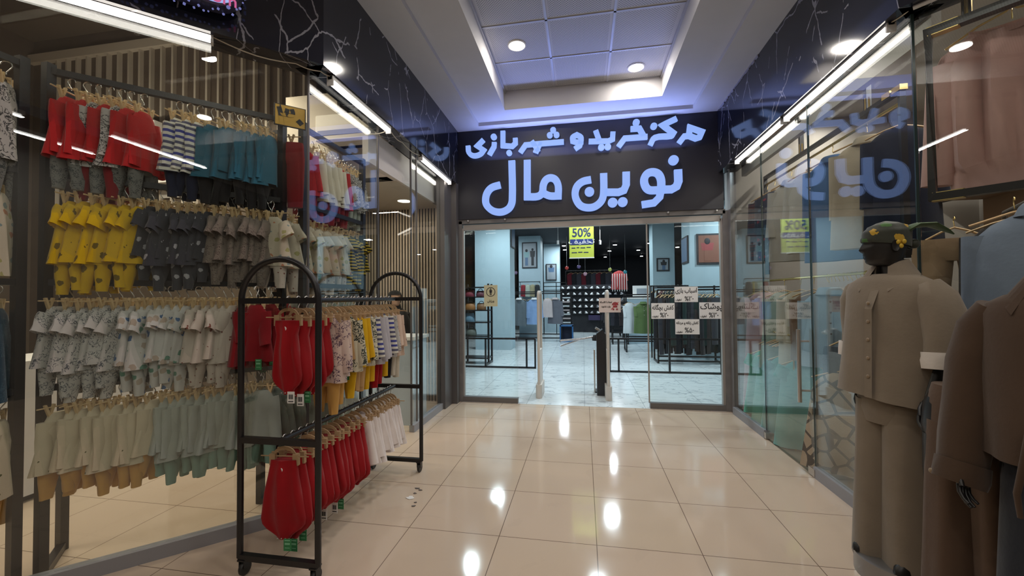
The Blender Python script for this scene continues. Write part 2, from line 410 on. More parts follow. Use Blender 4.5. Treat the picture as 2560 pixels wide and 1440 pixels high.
struct('wall_left_end', MB().span((-8, .5, 0), (-7.9, 4.6, 5.3)).span((-8, .45, 3.9), (-3.9, .5, 5.3)), M_BACK)

# left glass fronts, kerbs, posts.  GX = glass plane of the corridor side, gc = glass corner
GX = -1.9; gc = Vector((GX, 2.56, 0))
def pane(n, a, b, z0, z1, m=M_GLASS, th=.01):
    o = slab(a, b, z0, z1, th).build('window_%d' % n, m); o['kind'] = 'structure'; return o
def along(t): p = gc-D45*t; return (p.x, p.y)
pane(1, along(1.42), along(.0), .08, 3.13)
pane(2, along(3.0), along(1.43), .08, 3.13)
pane(3, (GX, 2.56), (GX, 3.55), .08, 3.13)
pane(4, (GX, 4.30), (GX, 5.25), .08, 3.13)
c = slab((GX+.03, 2.545), (GX+.03, 3.55), 0, .078, .06)
for q in (slab((GX+.03, 4.3), (GX+.03, 5.32), 0, .078, .06), slab(along(3.0-.0), (gc.x+.03, gc.y-.015), 0, .078, .06)): c.add(q.v, q.f)
struct('baseboard_left', c, M_KERB)
c = MB().span((GX-.05, 5.25, 0), (GX+.06, YE-.1, 3.13)).span((-1.86, YE-.12, 0), (-1.765, YE+.1, 3.13))
for y in (3.55, 4.30, 4.45): c.span((GX-.012, y-.008, .08), (GX+.006, y+.008, 3.13))
c.box((gc.x, gc.y, 1.6), (.012, .012, 3.05))
struct('trim_6', c, mat('dark_grey_profile', (.13, .12, .12), .4, .3))
door = struct('door_1', slab((GX, 4.30), (GX-.62, 3.72+.0), .02, 2.78, .01), M_GLASS2)
hd = MB().tube([(GX-.5+.03, 3.80, .75), (GX-.5+.03, 3.80, 1.25)], .013).build('door_handle', M_WIRE, door)

# end wall: sign panel, door frame
M_SIGNB = mat('dark_sign_board', (.018, .017, .026), .42)
struct('wall_end', MB().span((-1.80, YE-.02, 2.62), (1.81, YE+.06, 3.9)).span((-12, YE+.05, 3.9), (12, YE+.15, 4.6)).span((-12, YE+.05, 0), (-1.86, YE+.15, 4)).span((1.92, YE+.05, 0), (12, YE+.15, 4)), M_SIGNB)
c = MB().span((-1.80, YE, 2.56), (1.83, YE+.12, 2.62)).span((-1.80, YE, 0), (-1.72, YE+.1, 2.6)).span((1.80, YE, 0), (1.86, YE+.1, 2.6))
c.span((1.86, YE-.1, 0), (1.93, YE+.1, 3.1))
struct('trim_7', c, mat('scuffed_grey_frame', (.20, .19, .19), .5, .2, var=.3))
M_ALU = mat('beige_aluminium', (.36, .33, .31), .45, .3)
c = MB().span((-1.70, YE+.02, 2.47), (1.78, YE+.09, 2.545)).span((-1.72, YE+.02, 0), (-1.70, YE+.08, 2.5)).span((1.77, YE+.02, 0), (1.80, YE+.08, 2.5))
struct('trim_8', c, M_ALU)
c = MB().span((-1.72, YE, .003), (-.92, YE+.08, .075)).span((.86, YE, .003), (1.80, YE+.08, .075))
struct('baseboard_entrance', c, mat('dark_door_rail', (.17, .16, .16), .35, .4))
def panel_glass(n, x0, x1):
    o = MB().span((x0, YE+.035, .07), (x1, YE+.045, 2.5)).build('window_%d' % n, M_GLASS2); o['kind'] = 'structure'
panel_glass(5, -1.70, -.92); panel_glass(6, .86, 1.77)
struct('trim_9', MB().span((.845, YE+.03, .07), (.862, YE+.05, 2.5)), M_ALU)
c = MB()
for x in (-1.62, -1.08, 1.12, 1.72): c.lathe([(.018, 0), (.018, .02), (.01, .026)], (x, YE-.03, 2.585), 10)
struct('trim_10', c, M_WIRE)

# right glass front
GR = 1.86
def paneR(n, y0, y1, z0=.09, m=M_GLASS):
    o = MB().span((GR, y0, z0), (GR+.01, y1, 3.09)).build('window_%d' % n, m); o['kind'] = 'structure'
paneR(7, 4.66, 5.56); paneR(8, 2.655, 3.74); pane(9, (GR, 2.62), (GR+1.1, 1.52), .09, 3.09); pane(10, (GR+1.11, 1.51), (GR+2.3, .32), .09, 3.09)
d2 = struct('door_2', MB().span((GR, 3.75, .02), (GR+.01, 4.65, 3.05)), M_GLASS)
MB().tube([(GR-.05, 3.86, .58), (GR-.05, 3.86, 1.2)], .016, 10).tube([(GR-.05, 3.86, .68), (GR+.03, 3.86, .68)], .009).tube([(GR-.05, 3.86, 1.1), (GR+.03, 3.86, 1.1)], .009).build('door_handle', M_WIRE, d2, 40)
MB().box((GR, 3.76, .04), (.05, .09, .06)).box((GR, 4.64, .04), (.04, .05, .06)).build('door_hinge', M_WIRE, d2)
c = MB().span((GR-.02, 4.66, 0), (GR+.03, 5.56, .088)).span((GR-.02, 2.63, 0), (GR+.03, 3.74, .088))
q = slab((GR-.02, 2.63), (GR+2.3, .31), 0, .088, .06); c.add(q.v, q.f)
struct('baseboard_right', c, M_KERB)
c = MB()
for y in (4.655, 3.745, 2.645): c.span((GR-.002, y-.004, .09), (GR+.012, y+.004, 3.09))
struct('trim_11', c, mat('dark_glass_edge', (.03, .05, .05), .2))
# right shop shell
M_RW = mat('taupe_wall', (.36, .33, .30), .7, var=.08)
c = MB().span((4.6, -3, 0), (4.7, YE, 3.7)).span((1.93, YE-.02, 0), (4.7, YE+.05, 3.7))
struct('wall_right', c, M_RW)
c = MB()
for z in (.6, 1.3, 2.0): c.span((4.575, -3, z-.008), (4.6, YE, z+.008))
struct('trim_12', c, mat('wall_groove', (.18, .16, .14), .7))
struct('ceiling_shop_right', MB().prism([(1.98, 2.66), (4.7, -.06), (4.7, YE), (1.98, YE)], (0, 0, 3.8), (1, 0, 0), (0, 1, 0), .1), mat('greige_ceiling', (.42, .40, .37), .8))
struct('trim_13', MB().span((2.0, 2.7, 3.0), (2.05, YE-.1, 3.7)), mat('greige_header', (.40, .37, .34), .7))
# store shell
M_SW = mat('store_dark_wall', (.012, .013, .018), .7)
struct('ceiling_store', MB().span((-12, YE+.1, 3.7), (12, 26, 3.8)), M_SW)
struct('wall_store_back', MB().span((-12, 24, 0), (12, 24.1, 3.8)).span((-12, YE, 0), (-11.9, 24, 3.8)).span((11.9, YE, 0), (12, 24, 3.8)), M_SW)
struct('wall_mall_back', MB().span((-8, -4.1, 0), (6, -4, 4.4)).span((-8, -4, 0), (-7.9, .5, 4.4)), mat('mall_wall', (.25, .23, .21), .6))

# ================================================================ LIGHT FITTINGS
def led(name, a, b, label, n, group='white strip lamps along the shop fronts'):
    a = Vector(a); b = Vector(b); L = (b-a).length; rz = math.atan2((b-a).y, (b-a).x)
    t = thing(name, label, 'lamp', (a+b)/2, rz, group)
    MB().box((0, 0, .022), (L, .045, .03), 0, .006).build('housing', mat('lamp_housing', (.55, .54, .53), .5), t)
    MB().tube([(-L/2+.015, 0, -.008), (L/2-.015, 0, -.008)], .021, 10).build('diffuser', M_LED, t)
    for s in (-1, 1): MB().box((s*(L/2-.006), 0, .0), (.012, .05, .07)).build('end_cap', mat('lamp_housing', 0), t)
    return t
led('strip_lamp', (-1.80, 2.66, 3.09), (-1.80, 3.57, 3.09), 'lit strip lamp under the left fascia right of the corner', 0)
led('strip_lamp', (-1.80, 4.33, 3.09), (-1.80, 5.36, 3.09), 'lit strip lamp under the left fascia nearest the end sign', 0)
q0 = pc-D45*.62-N45*.06; q1 = pc-D45*1.85-N45*.06
led('strip_lamp', (q1.x, q1.y, 3.12), (q0.x, q0.y, 3.12), 'lit strip lamp under the website sign over the angled window', 0)
led('strip_lamp', (1.80, 5.14, 3.07), (1.80, 4.0, 3.07), 'lit strip lamp under the right fascia nearest the end sign', 0)
led('strip_lamp', (1.80, 3.96, 3.07), (1.80, 2.70, 3.07), 'long lit strip lamp in the middle of the right fascia', 0)
led('strip_lamp', (2.16, 2.22, 3.07), (3.0, 1.38, 3.07), 'lit strip lamp cut off at the top right above the pink blouse', 0)
# flex wires between the lamps
def wire(pts, label, r=.004):
    P = [Vector(p) for p in pts]; out = []
    for i in range(len(P)-1):
        for k in range(6):
            u = k/6; p = P[i].lerp(P[i+1], u); p.z -= .035*sin(pi*u)*min(1, (P[i+1]-P[i]).length*2); out.append(p)
    out.append(P[-1])
    return tag(MB().tube(out, r, 6).build('cable', mat('cream_flex', (.52, .47, .38), .5), None, 60), label, 'cable')
wire([(q0.x, q0.y, 3.13), (-1.93, 2.47, 3.12), (-1.82, 2.58, 3.115), (-1.80, 2.66, 3.12)], 'cream flex joining the two strip lamps at the left corner')
wire([(-1.80, 3.58, 3.11), (-1.84, 3.95, 3.12), (-1.80, 4.33, 3.11)], 'cream flex between the two strip lamps over the left doorway')
wire([(-1.93, 3.25, 3.09), (-1.93, 3.45, 3.02), (-1.83, 3.58, 3.09)], 'loose cream flex hanging by the left doorway top')
wire([(1.80, 2.70, 3.09), (1.84, 2.56, 3.11), (2.15, 2.23, 3.1)], 'cream flex leading to the lamp above the pink blouse')
tag(MB().tube([(1.82, 2.57, 3.08), (2.15, 2.24, 3.08)], .012, 8).build('conduit', mat('lamp_housing', 0), None, 40), 'pale conduit pipe under the right fascia above the pink blouse', 'pipe')

def downlight(x, y, z, label, r=.085, col='down_white', s=7, e=0, c=NEUT, group='round downlights in the corridor ceiling'):
    t = thing('downlight', label, 'lamp', (x, y, z), 0, group)
    MB().lathe([(r+.016, 0), (r+.016, -.006), (r+.004, -.012), (r, -.004), (r, 0)], (0, 0, 0), 24).build('rim', M_WHITE, t, 40)
    MB().lathe([(r, -.001), (r, -.008), (r*.6, -.009)], (0, 0, 0), 24).build('lens', emit(col, c, s), t)
    if e:
        l = bpy.data.lights.new('downlight_beam', 'AREA'); l.shape = 'DISK'; l.size = r*2; l.energy = e; l.color = c
        o = bpy.data.objects.new('downlight_beam', l); COL.objects.link(o); o.location = (x, y, z-.02)
    return t
downlight(-.669, 4.255, 4.2, 'lit round downlight on the left of the perforated ceiling', e=14)
downlight(.647, 4.93, 4.2, 'lit round downlight on the right of the perforated ceiling', e=14)
for x, y in ((.647, 3.0), (-.669, 2.3), (.647, 1.1), (-.669, .4), (.6, -1.0)):
    downlight(x, y, 4.2, 'round downlight in the coffer above and behind the viewer', e=14)
downlight(-2.34, 5.08, 2.8, 'oval glowing downlight in the cream ceiling before the slats', .085, 'down_warm', 9, 3, WARM, 'downlights inside the shops')
# mall strips behind the viewer (seen as streaks in the glass)
for i, (x, y, L) in enumerate(((-1.2, -2.6, 1.5), (1.0, -2.2, 1.5), (-3.0, -1.0, 1.2), (-.2, -3.3, 2.0))):
    t = thing('ceiling_strip_lamp', 'ceiling strip lamp behind the viewer mirrored in the glass', 'lamp', (x, y, 3.88), 0, 'mall strip lamps behind the viewer')
    MB().box((0, 0, .03), (L, .09, .05)).build('housing', mat('lamp_housing', 0), t); MB().box((0, 0, -.004), (L-.04, .04, .018)).build('diffuser', emit('mall_strip', (1, .97, .92), 6), t)

# ================================================================ END SIGN
K = 720/2560
def S2(p): q = aty(1120+p[0]*K, 260+p[1]*K, YE-.05); return (q.x, q.z)
M_SIGN = emit('sign_blue_white', (.30, .47, 1.0), 1.12)
M_SIGNS = mat('sign_letter_side', (.25, .33, .7), .4)
sign = thing('shop_sign', 'glowing pale blue Persian lettering on the black board over the entrance', 'sign', (0, YE-.02, 2.62))
def stroke(mb, pts, w, closed=False):
    if len(pts) > 5:                        # round the curves, keep the corners
        Q = [Vector(p) for p in pts]; m_ = len(Q); out = []
        def tan(i):
            if not closed and i in (0, m_-1): return None
            u = (Q[i]-Q[i-1]); v_ = (Q[(i+1) % m_]-Q[i])
            return None if u.normalized().dot(v_.normalized()) < .45 else (Q[(i+1) % m_]-Q[i-1])*.5
        for i in range(m_ if closed else m_-1):
            p0, p1 = Q[i], Q[(i+1) % m_]; L_ = (p1-p0).length; t0 = tan(i) or (p1-p0); t1 = tan((i+1) % m_) or (p1-p0)
            t0 = t0.normalized()*L_; t1 = t1.normalized()*L_
            for k in range(4):
                u = k/4; out.append(p0*(2*u**3-3*u*u+1)+t0*(u**3-2*u*u+u)+p1*(3*u*u-2*u**3)+t1*(u**3-u*u))
        if not closed: out.append(Q[-1])
        pts = out
    P = [Vector(S2(p)) for p in pts]; w = w*K/176.
    n = len(P); Lr = []; Rr = []
    for i in range(n):
        a = P[i-1] if (i or closed) else None; b = P[(i+1) % n] if (i < n-1 or closed) else None
        d1 = (P[i]-a).normalized() if a is not None else None; d2 = (b-P[i]).normalized() if b is not None else None
        d1 = d1 or d2; d2 = d2 or d1
        t = (d1+d2); t = t.normalized() if t.length > .2 else d1
        nn = Vector((-t.y, t.x)); k = min(1.6, 1/max(.4, nn.dot(Vector((-d1.y, d1.x)))))
        Lr.append(P[i]+nn*w/2*k); Rr.append(P[i]-nn*w/2*k)
    y0, y1 = YE-.075, YE-.035
    vs = []
    for l, r in zip(Lr, Rr): vs += [(l.x, y0, l.y), (r.x, y0, r.y), (r.x, y1, r.y), (l.x, y1, l.y)]
    m = n if closed else n-1; fs = []
    for i in range(m):
        a = 4*i; b = 4*((i+1) % n)
        for k in range(4): fs.append((a+k, a+(k+1) % 4, b+(k+1) % 4, b+k))
    if not closed: fs += [(0, 1, 2, 3), (4*n-1, 4*n-2, 4*n-3, 4*n-4)]
    mb.add(vs, fs)
def dot(mb, p, r):
    c = S2(p); r = r*K/176.; n = 20
    mb.prism([(r*cos(2*pi*i/n), r*sin(2*pi*i/n)) for i in range(n)], (c[0], YE-.075, c[1]), (1, 0, 0), (0, 0, 1), .04)
LET = [  # (strokes (points, width, closed), dots (centre, radius))
 ([([(2043, 585), (2047, 690), (2030, 735), (1985, 760), (1900, 762)], 62, 0), ([(1820, 607), (1770, 622), (1743, 670), (1752, 730), (1785, 765), (1850, 768), (1893, 765), (1893, 680), (1868, 625)], 62, 1), ([(1893, 760), (1880, 830), (1830, 880), (1722, 897)], 58, 0)], [((2003, 502), 40)]),
 ([([(1583, 605), (1583, 720), (1563, 768), (1515, 786), (1390, 786)], 60, 0), ([(1383, 618), (1383, 790), (1365, 860), (1310, 910), (1245, 923), (1180, 905), (1140, 850), (1130, 790), (1150, 730), (1200, 690), (1272, 674)], 60, 0)], [((1257, 782), 40), ((1463, 878), 40), ((1552, 873), 40)]),
 ([([(705, 500), (705, 826), (800, 822), (838, 790), (848, 720), (872, 675), (912, 658), (955, 675), (980, 730), (980, 818), (905, 818), (840, 790)], 60, 0)], []),
 ([([(568, 505), (572, 855), (550, 920), (500, 955), (445, 962), (390, 945), (345, 900), (335, 850), (350, 790), (390, 745), (467, 720)], 60, 0)], []),
 ([([(2148, 212), (2255, 250), (2235, 297), (2200, 308), (2140, 285)], 44, 1), ([(2145, 285), (2098, 290), (2052, 350)], 44, 0)], []),
 ([([(2030, 132), (1905, 190), (2003, 262), (1985, 285), (1838, 302), (1796, 368)], 44, 0)], [((1828, 200), 27)]),
 ([([(1622, 225), (1700, 220), (1738, 288)], 44, 0), ([(1772, 293), (1570, 308), (1515, 382)], 44, 0)], [((1672, 168), 28)]),
 ([([(1466, 250), (1462, 315), (1425, 332), (1250, 335)], 42, 0), ([(1312, 238), (1345, 330)], 42, 0)], [((1362, 388), 27), ((1420, 383), 27)]),
 ([([(1145, 277), (1108, 300), (1108, 332), (1145, 342), (1183, 338), (1182, 300)], 42, 1), ([(1183, 335), (1172, 372), (1128, 402)], 42, 0)], []),
 ([([(1030, 338), (780, 358), (690, 366), (643, 434)], 42, 0), ([(745, 332), (805, 425)], 40, 0), ([(828, 345), (792, 425), (762, 414)], 30, 0)], [((935, 235), 25), ((905, 280), 25), ((965, 277), 25)]),
 ([([(489, 242), (489, 372), (572, 378), (600, 352), (599, 305)], 42, 0)], [((545, 437), 25)]),
 ([([(413, 342), (410, 382), (368, 455)], 42, 0)], [((408, 295), 27)]),
 ([([(318, 320), (262, 375), (318, 412), (288, 448), (230, 462), (188, 435), (180, 374)], 42, 0)], []),
]
for st, ds in LET:
    m = MB()
    for p, w, cl in st: stroke(m, p, w, bool(cl))
    for p, r in ds: dot(m, p, r)
    for i in range(len(m.v)): m.v[i] = m.v[i]-Vector((0, YE-.02, 2.62))
    m.build('letter', M_SIGN, sign)

# ================================================================ website light box over the angled window
o = pc-D45*1.18; sx = thing('website_sign', 'blue glowing rounded sign with pink web lettering at the top left', 'sign', (o.x, o.y, 3.55), A45)
def rr(w, h, r, n=8):
    P = []
    for cx, cy, a0 in ((w/2-r, h/2-r, 0), (-w/2+r, h/2-r, pi/2), (-w/2+r, -h/2+r, pi), (w/2-r, -h/2+r, 3*pi/2)):
        for k in range(n+1): P.append((cx+r*cos(a0+pi/2*k/n), cy+r*sin(a0+pi/2*k/n)))
    return P
h = .30; L0 = 1.42
MB().prism(rr(L0, h, h/2), (0, -.125, -.17), (1, 0, 0), (0, 0, 1), .085).build('case', mat('sign_case_dark', (.03, .03, .06), .35), sx)
MB().prism(rr(L0-.03, h-.03, h/2-.015), (0, -.129, -.17), (1, 0, 0), (0, 0, 1), .006).build('lit_face', emit('sign_face_blue', (.42, .55, 1), 1.0), sx)
text('lettering', 'on.com', .098, emit('sign_pink', (.9, .16, .42), .75), sx, (L0/2-.03, -.136, -.275), (pi/2, 0, 0), .002, 'RIGHT', 1, .001)
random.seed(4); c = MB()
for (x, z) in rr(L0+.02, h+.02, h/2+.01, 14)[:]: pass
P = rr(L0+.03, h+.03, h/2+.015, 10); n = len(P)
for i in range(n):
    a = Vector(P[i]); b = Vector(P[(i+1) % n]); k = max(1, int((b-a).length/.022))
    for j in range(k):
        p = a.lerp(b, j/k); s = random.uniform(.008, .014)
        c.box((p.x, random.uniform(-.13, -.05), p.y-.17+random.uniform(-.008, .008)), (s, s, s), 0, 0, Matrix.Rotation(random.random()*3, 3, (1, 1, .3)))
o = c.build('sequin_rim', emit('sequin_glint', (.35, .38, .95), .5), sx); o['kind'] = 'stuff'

# ================================================================ GARMENTS
def ring(a, b, z, n=20, cx=0, cy=0, ph=0, fold=0, fr=5, tilt=0):
    out = []
    for i in range(n):
        t = 2*pi*i/n; x = a*cos(t); y = b*sin(t)
        y += fold*sin(fr*x/max(.05, a)*1.6+ph)*(1 if abs(sin(t)) > .2 else .3)
        out.append(Vector((cx+x, cy+y, z+tilt*cos(t))))
    return out
def sleeve(mb, side, w, z, L, ang, r0, r1, fwd=.01, n=10, flat=.55, bend=0, seed=0):
    rnd = random.Random(seed); d = Vector((side*sin(ang), -fwd, -cos(ang))); u = Vector((side*cos(ang), 0, sin(ang)))
    c = Vector((side*(w/2-.6*r0), 0, z)); rings = []; m = 6
    for k in range(m+1):
        t = k/m; r = r0+(r1-r0)*t; cc = c+d*L*t+Vector((0, -bend*t*t, 0))
        rings.append([cc + u*r*cos(2*pi*q/n) + Vector((0, 1, 0))*(r*flat*sin(2*pi*q/n)+.004*sin(7*t+seed+q)) for q in range(n)])
    rings.append([cc+(p-cc)*.7-d*.02 for p in rings[-1]])
    mb.loft(rings)
def top_mesh(w=.28, L=.36, slv=.26, flare=.05, d=.038, seed=0, zc=-.12, ang=.16, wide=.052, neck=.055, tent=False):
    rnd = random.Random(seed); mb = MB(); ph = rnd.random()*6; n = 24
    prof = [(zc, neck, .018), (zc-.012, neck*1.25, .024), (zc-.1*w, w*.31, .7*d), (zc-.2*w, w*.40, d*.85), (zc-.36*w, w*.45, d)]
    if tent: prof = [(zc, .045, .016), (zc-.012, .055, .022), (zc-.1*w, w*.24, .026), (zc-.22*w, w*.30, d*.8), (zc-.36*w, w*.345, d)]
    s0, s1 = (.345, .135) if tent else (.45, .03)
    rings = [ring(a, b, z, n) for z, a, b in prof]
    for k in range(1, 7):
        t = k/6; z = zc-.10-(L-.10)*t
        z = zc-.36*w-(L-.36*w)*t
        rings.append(ring(w*(s0+s1*t)*(1+flare*t), d*(1+.25*t), z, n, 0, 0, ph+t*.8, (.006+.010*t)*(1+2*max(0, w-.3)), rnd.choice((3, 4, 5)) if k == 1 else 4, .006*sin(ph)*t))
    lo = rings[-1]; c = sum(lo, Vector())/n
    rings.append([c+(p-c)*.86+Vector((0, 0, .02)) for p in lo])
    mb.loft(rings)
    if slv:
        for s in (-1, 1): sleeve(mb, s, w*(.88 if not tent else .66), zc-.19*w, slv, (ang if slv > .15 else ang+.35)+rnd.uniform(-.06, .06), wide, wide*(.72 if slv > .15 else .95), rnd.uniform(-.03, .05), 10, .5, rnd.uniform(-.02, .04), seed+s)
    return mb
def trousers_mesh(w=.22, z0=-.40, L=.30, seed=0, d=.032, taper=.6, gap=.0):
    rnd = random.Random(seed+50); mb = MB(); n = 18
    mb.loft([ring(w*.46, d*.9, z0, n), ring(w*.48, d, z0-.02, n), ring(w*.5, d*1.1, z0-L*.25, n), ring(w*.46, d*.9, z0-L*.34, n)])
    for s in (-1, 1):
        k = rnd.uniform(-.03, .03); cx = s*(w*.255+gap)
        mb.loft([ring(w*.25*(1-(1-taper)*t), d*(1-.3*t), z0-L*.22-(L*.78)*t, 12, cx+s*.012*t, k*t, t*3+seed, .004) for t in (0, .2, .45, .7, .92, 1)])
    return mb
def romper_mesh(w=.25, L=.44, seed=0, zc=-.14, top=.15):
    rnd = random.Random(seed); mb = MB(); n = 24; ph = rnd.random()*6; rings = []
    for t, k in ((0, top/w), (.06, top/w*1.02), (.2, .68), (.4, .82), (.6, .92), (.74, 1), (.82, .96), (.88, .78), (.93, .52), (.97, .36), (1, .30)):
        rings.append(ring(w*.5*k, .022+.03*math.sin(pi*min(1, t*1.15+.05)), zc-L*t, n, 0, 0, ph, .005+.011*sin(pi*t), 4))
    mb.loft(rings); return mb
def hanger_mesh(w=.26, clips=True, zc=-.10, hook=True, arc=True):
    mb = MB(); n = 10
    if arc:                                     # half-moon board
        pts = [(w*.30*cos(pi*k/n), zc-.012+.055*sin(pi*k/n)) for k in range(n+1)]; inn = [(w*.24*cos(pi*k/n), zc-.012+.036*sin(pi*k/n)) for k in range(n, -1, -1)]
        mb.prism(pts+inn, (0, -.003, 0), (1, 0, 0), (0, 0, 1), .006)
    mb.tube([(-w*.62, 0, zc-.012), (w*.62, 0, zc-.014)], .0035, 6)
    if clips:
        for s in (-1, 1): mb.box((s*w*.30, 0, zc-.03), (.032, .02, .062))
    return mb
def clip_hanger(w):                              # thin stick with two wooden pegs
    mb = MB().tube([(-w*.40, 0, -.078), (w*.40, 0, -.08)], .004, 6)
    for s in (-1, 1):
        for k in (-1, 1): mb.box((s*.05+k*.008, 0, -.098), (.010, .014, .075), 0, 0, Matrix.Rotation(k*.28, 3, 'Y'))
    return mb
def hook_mesh(zc=-.10):
    pts = [(0, -.021+.021*cos(a), .0+.021*sin(a)-.012) for a in [radians(q) for q in (180, 150, 120, 90, 60, 30, 0, -30)]]
    return MB().tube([(0, p[1]+.021, p[2]) for p in pts][::1]+[(0, 0, -.05), (0, 0, zc+.04)], .0028, 6)
def rod_hanger(w, zc=-.10):                      # shoulder hanger
    return MB().tube([(-w*.44, 0, zc-.05), (-w*.2, 0, zc-.005), (0, 0, zc+.02), (w*.2, 0, zc-.005), (w*.44, 0, zc-.05)], .007, 6)
def tag_mesh(x, z, w=.042, hgt=.065, y=-.05): return MB().box((x, y, z), (w, .002, hgt))

F = dict(
 red=fabric('red_fleece', (0.442, 0.017, 0.019)), dred=fabric('dark_red_velvet', (.20, .006, .010)), redv=fabric('red_velvet', (.30, .004, .008)),
 leafg=fabric('grey_leaf_print', (.46, .44, .42), 'leaf', [(.05, .05, .05)], .045, .35), stripe=fabric('blue_grey_stripe', (.70, .68, .60), 'stripe', [(.10, .10, .17), (.06, .07, .30)], .036, .48),
 teal=fabric('teal_blue_cotton', (0.024, 0.115, 0.178)), navy=fabric('navy_cotton', (.012, .016, .04)), yel=fabric('yellow_print', (0.612, 0.391, 0.009), 'blot', [(.15, .10, .01)], .075, .26),
 dark=fabric('charcoal_print', (.045, .046, .055), 'blot', [(.34, .34, .36)], .07, .24), brown=fabric('taupe_print', (.19, .155, .13), 'leaf', [(.08, .06, .05)], .05, .2),
 white1=fabric('white_leaf_print', (0.484, 0.468, 0.445), 'leaf', [(.10, .11, .12)], .03, .32), white2=fabric('white_blue_blot', (0.515, 0.507, 0.484), 'blot', [(.07, .14, .28), (.12, .24, .18), (.38, .32, .26)], .05, .34),
 dots=fabric('cream_spotted', (0.528, 0.464, 0.400), 'blot', [(.20, .07, .05)], .034, .17), cream=fabric('cream_print', (0.528, 0.464, 0.336), 'blot', [(.12, .12, .06)], .075, .12), orange=fabric('ochre_cotton', (.55, .30, .08)),
 sage=fabric('grey_sage_cotton', (0.323, 0.357, 0.315)), mint=fabric('sage_green_cotton', (0.180, 0.306, 0.252)), greybt=fabric('grey_print_bottoms', (.18, .18, .17), 'leaf', [(.04, .05, .05)], .03, .3),
 cream2=fabric('plain_cream', (.62, .57, .47)), bee=fabric('bee_stripe', (.56, .40, .04), 'stripe', [(.015, .014, .012)], .030, .5), floral=fabric('pink_palm_print', (.64, .50, .44), 'leaf', [(.10, .06, .10)], .03, .42),
 camel=fabric('camel_cotton', (.50, .31, .14)), palm=fabric('palm_print', (.62, .58, .44), 'leaf', [(.05, .06, .05)], .055, .42), lilac=fabric('pale_grey_cotton', (.48, .46, .50)), mustard=fabric('mustard_cotton', (.68, .40, .012)),
 black=fabric('black_cotton', (.012, .011, .013)), whitec=fabric('white_cotton', (.74, .66, .63)), pinkp=fabric('peach_print', (.66, .50, .40), 'blot', [(.5, .28, .12), (.3, .2, .2)], .04, .2),
 denimd=fabric('dark_navy_denim', (.018, .05, .085), 'leaf', [(.04, .09, .13)], .03, .4), feather=fabric('beige_feather_print', (.52, .46, .36), 'blot', [(.20, .26, .26), (.40, .18, .10), (.34, .32, .14)], .06, .30))
PROTO = {}
ROLL = False
M_CLIP = mat('clip_wood', (.60, .44, .24), .6)
def kid(kind, group, loc, rz, label, cat, seed=0, tagc=None):
    """kind = (shape, top cloth, lower cloth, width, length, sleeve)"""
    key = (kind, seed, tagc, ROLL)
    if key in PROTO: return dup(PROTO[key], loc, rz, label, group)
    shp, a, b, w, L, sl = kind
    name = {'set': 'hanging_kids_outfit', 'top': 'hanging_kids_shirt', 'romper': 'hanging_romper', 'trousers': 'hanging_kids_trousers', 'dress': 'hanging_dress'}[shp]
    t = thing(name, label, cat, loc, rz, group)
    if shp == 'romper':
        romper_mesh(w, L, seed, -.13).build('romper_body', F[a], t, 60)
        bd = MB().lathe([(.013, 0), (.013, .003)], (0, 0, 0), 14); bd.v = [Vector((p.x, -.036-p.z, p.y-.175)) for p in bd.v]
        bd.build('round_badge', M_PAPER, t, 40)
        c = MB()
        for x in (-.018, .004, .026): c.sphere((x, -.032, -.13-L*.975), .004, 8)
        c.build('press_stud', M_WIRE, t, 60)
    elif shp == 'trousers':
        trousers_mesh(w, -.13, L, seed, .04, .75).build('trousers_body', F[a], t, 60)
    else:
        top_mesh(w, L, sl, .10 if shp != 'dress' else .5, .036, seed, -.11, tent=not ROLL).build('top', F[a], t, 60)
        if b:
            trousers_mesh(w*.72, -.11-L+.06, L*.62, seed, .028, .62).build('trousers', F[b], t, 60)
    hg = hanger_mesh(w if shp != 'romper' else .22, True, -.10).build('hanger', M_KRAFT, t) if ROLL else clip_hanger(w).build('hanger', M_CLIP, t)
    hook_mesh(-.10).build('hook', M_WIRE, hg, 60)
    if tagc:
        z = -.13-L-.01 if shp == 'romper' else -.11-L-.02
        tg = tag_mesh(.05, z).build('price_tag', M_GREEN if tagc == 'g' else M_PAPER, t)
        c = MB()
        if tagc == 'g':
            c.box((.05, -.0518, z+.006), (.028, .001, .010)); c.box((.05, -.0518, z-.016), (.026, .001, .003)); c.box((.05, -.0518, z+.024), (.03, .001, .006)); c.build('tag_print', mat('pale_green_ink', (.20, .48, .28), .6), tg)
        else:
            for q in range(7): c.box((.037+.0042*q, -.0518, z+.004), (.0012+.001*(q % 3), .001, .026))
            c.box((.05, -.0518, z-.022), (.03, .001, .005)); c.build('tag_print', M_INK, tg)
    PROTO[key] = t
    return t
def row(items, pos, rail, cat='clothes', jit=.12, rz0=0, nseed=3):
    """items: list of (kind, description, parameter along the rail[, tag]); labels count each sort from the left"""
    cnt = {}; tot = {}
    for it in items: tot[it[1]] = tot.get(it[1], 0)+1
    rnd = random.Random(len(items)*7+hash(rail) % 1 if False else len(items)*7)
    for i, it in enumerate(items):
        kind, desc, t = it[:3]; k = cnt.get(desc, 0); cnt[desc] = k+1
        lab = ('%s %s from left on %s' % (ORD[k], desc, rail)) if tot[desc] > 1 else 'only %s on %s' % (desc, rail)
        p = pos(t)
        o = kid(kind, desc+'s on '+rail, p, rz0+rnd.uniform(-jit, jit), lab, cat, i % nseed, it[3] if len(it) > 3 else None)
        o.scale = (rnd.uniform(.93, 1.06), 1, rnd.uniform(.93, 1.06))
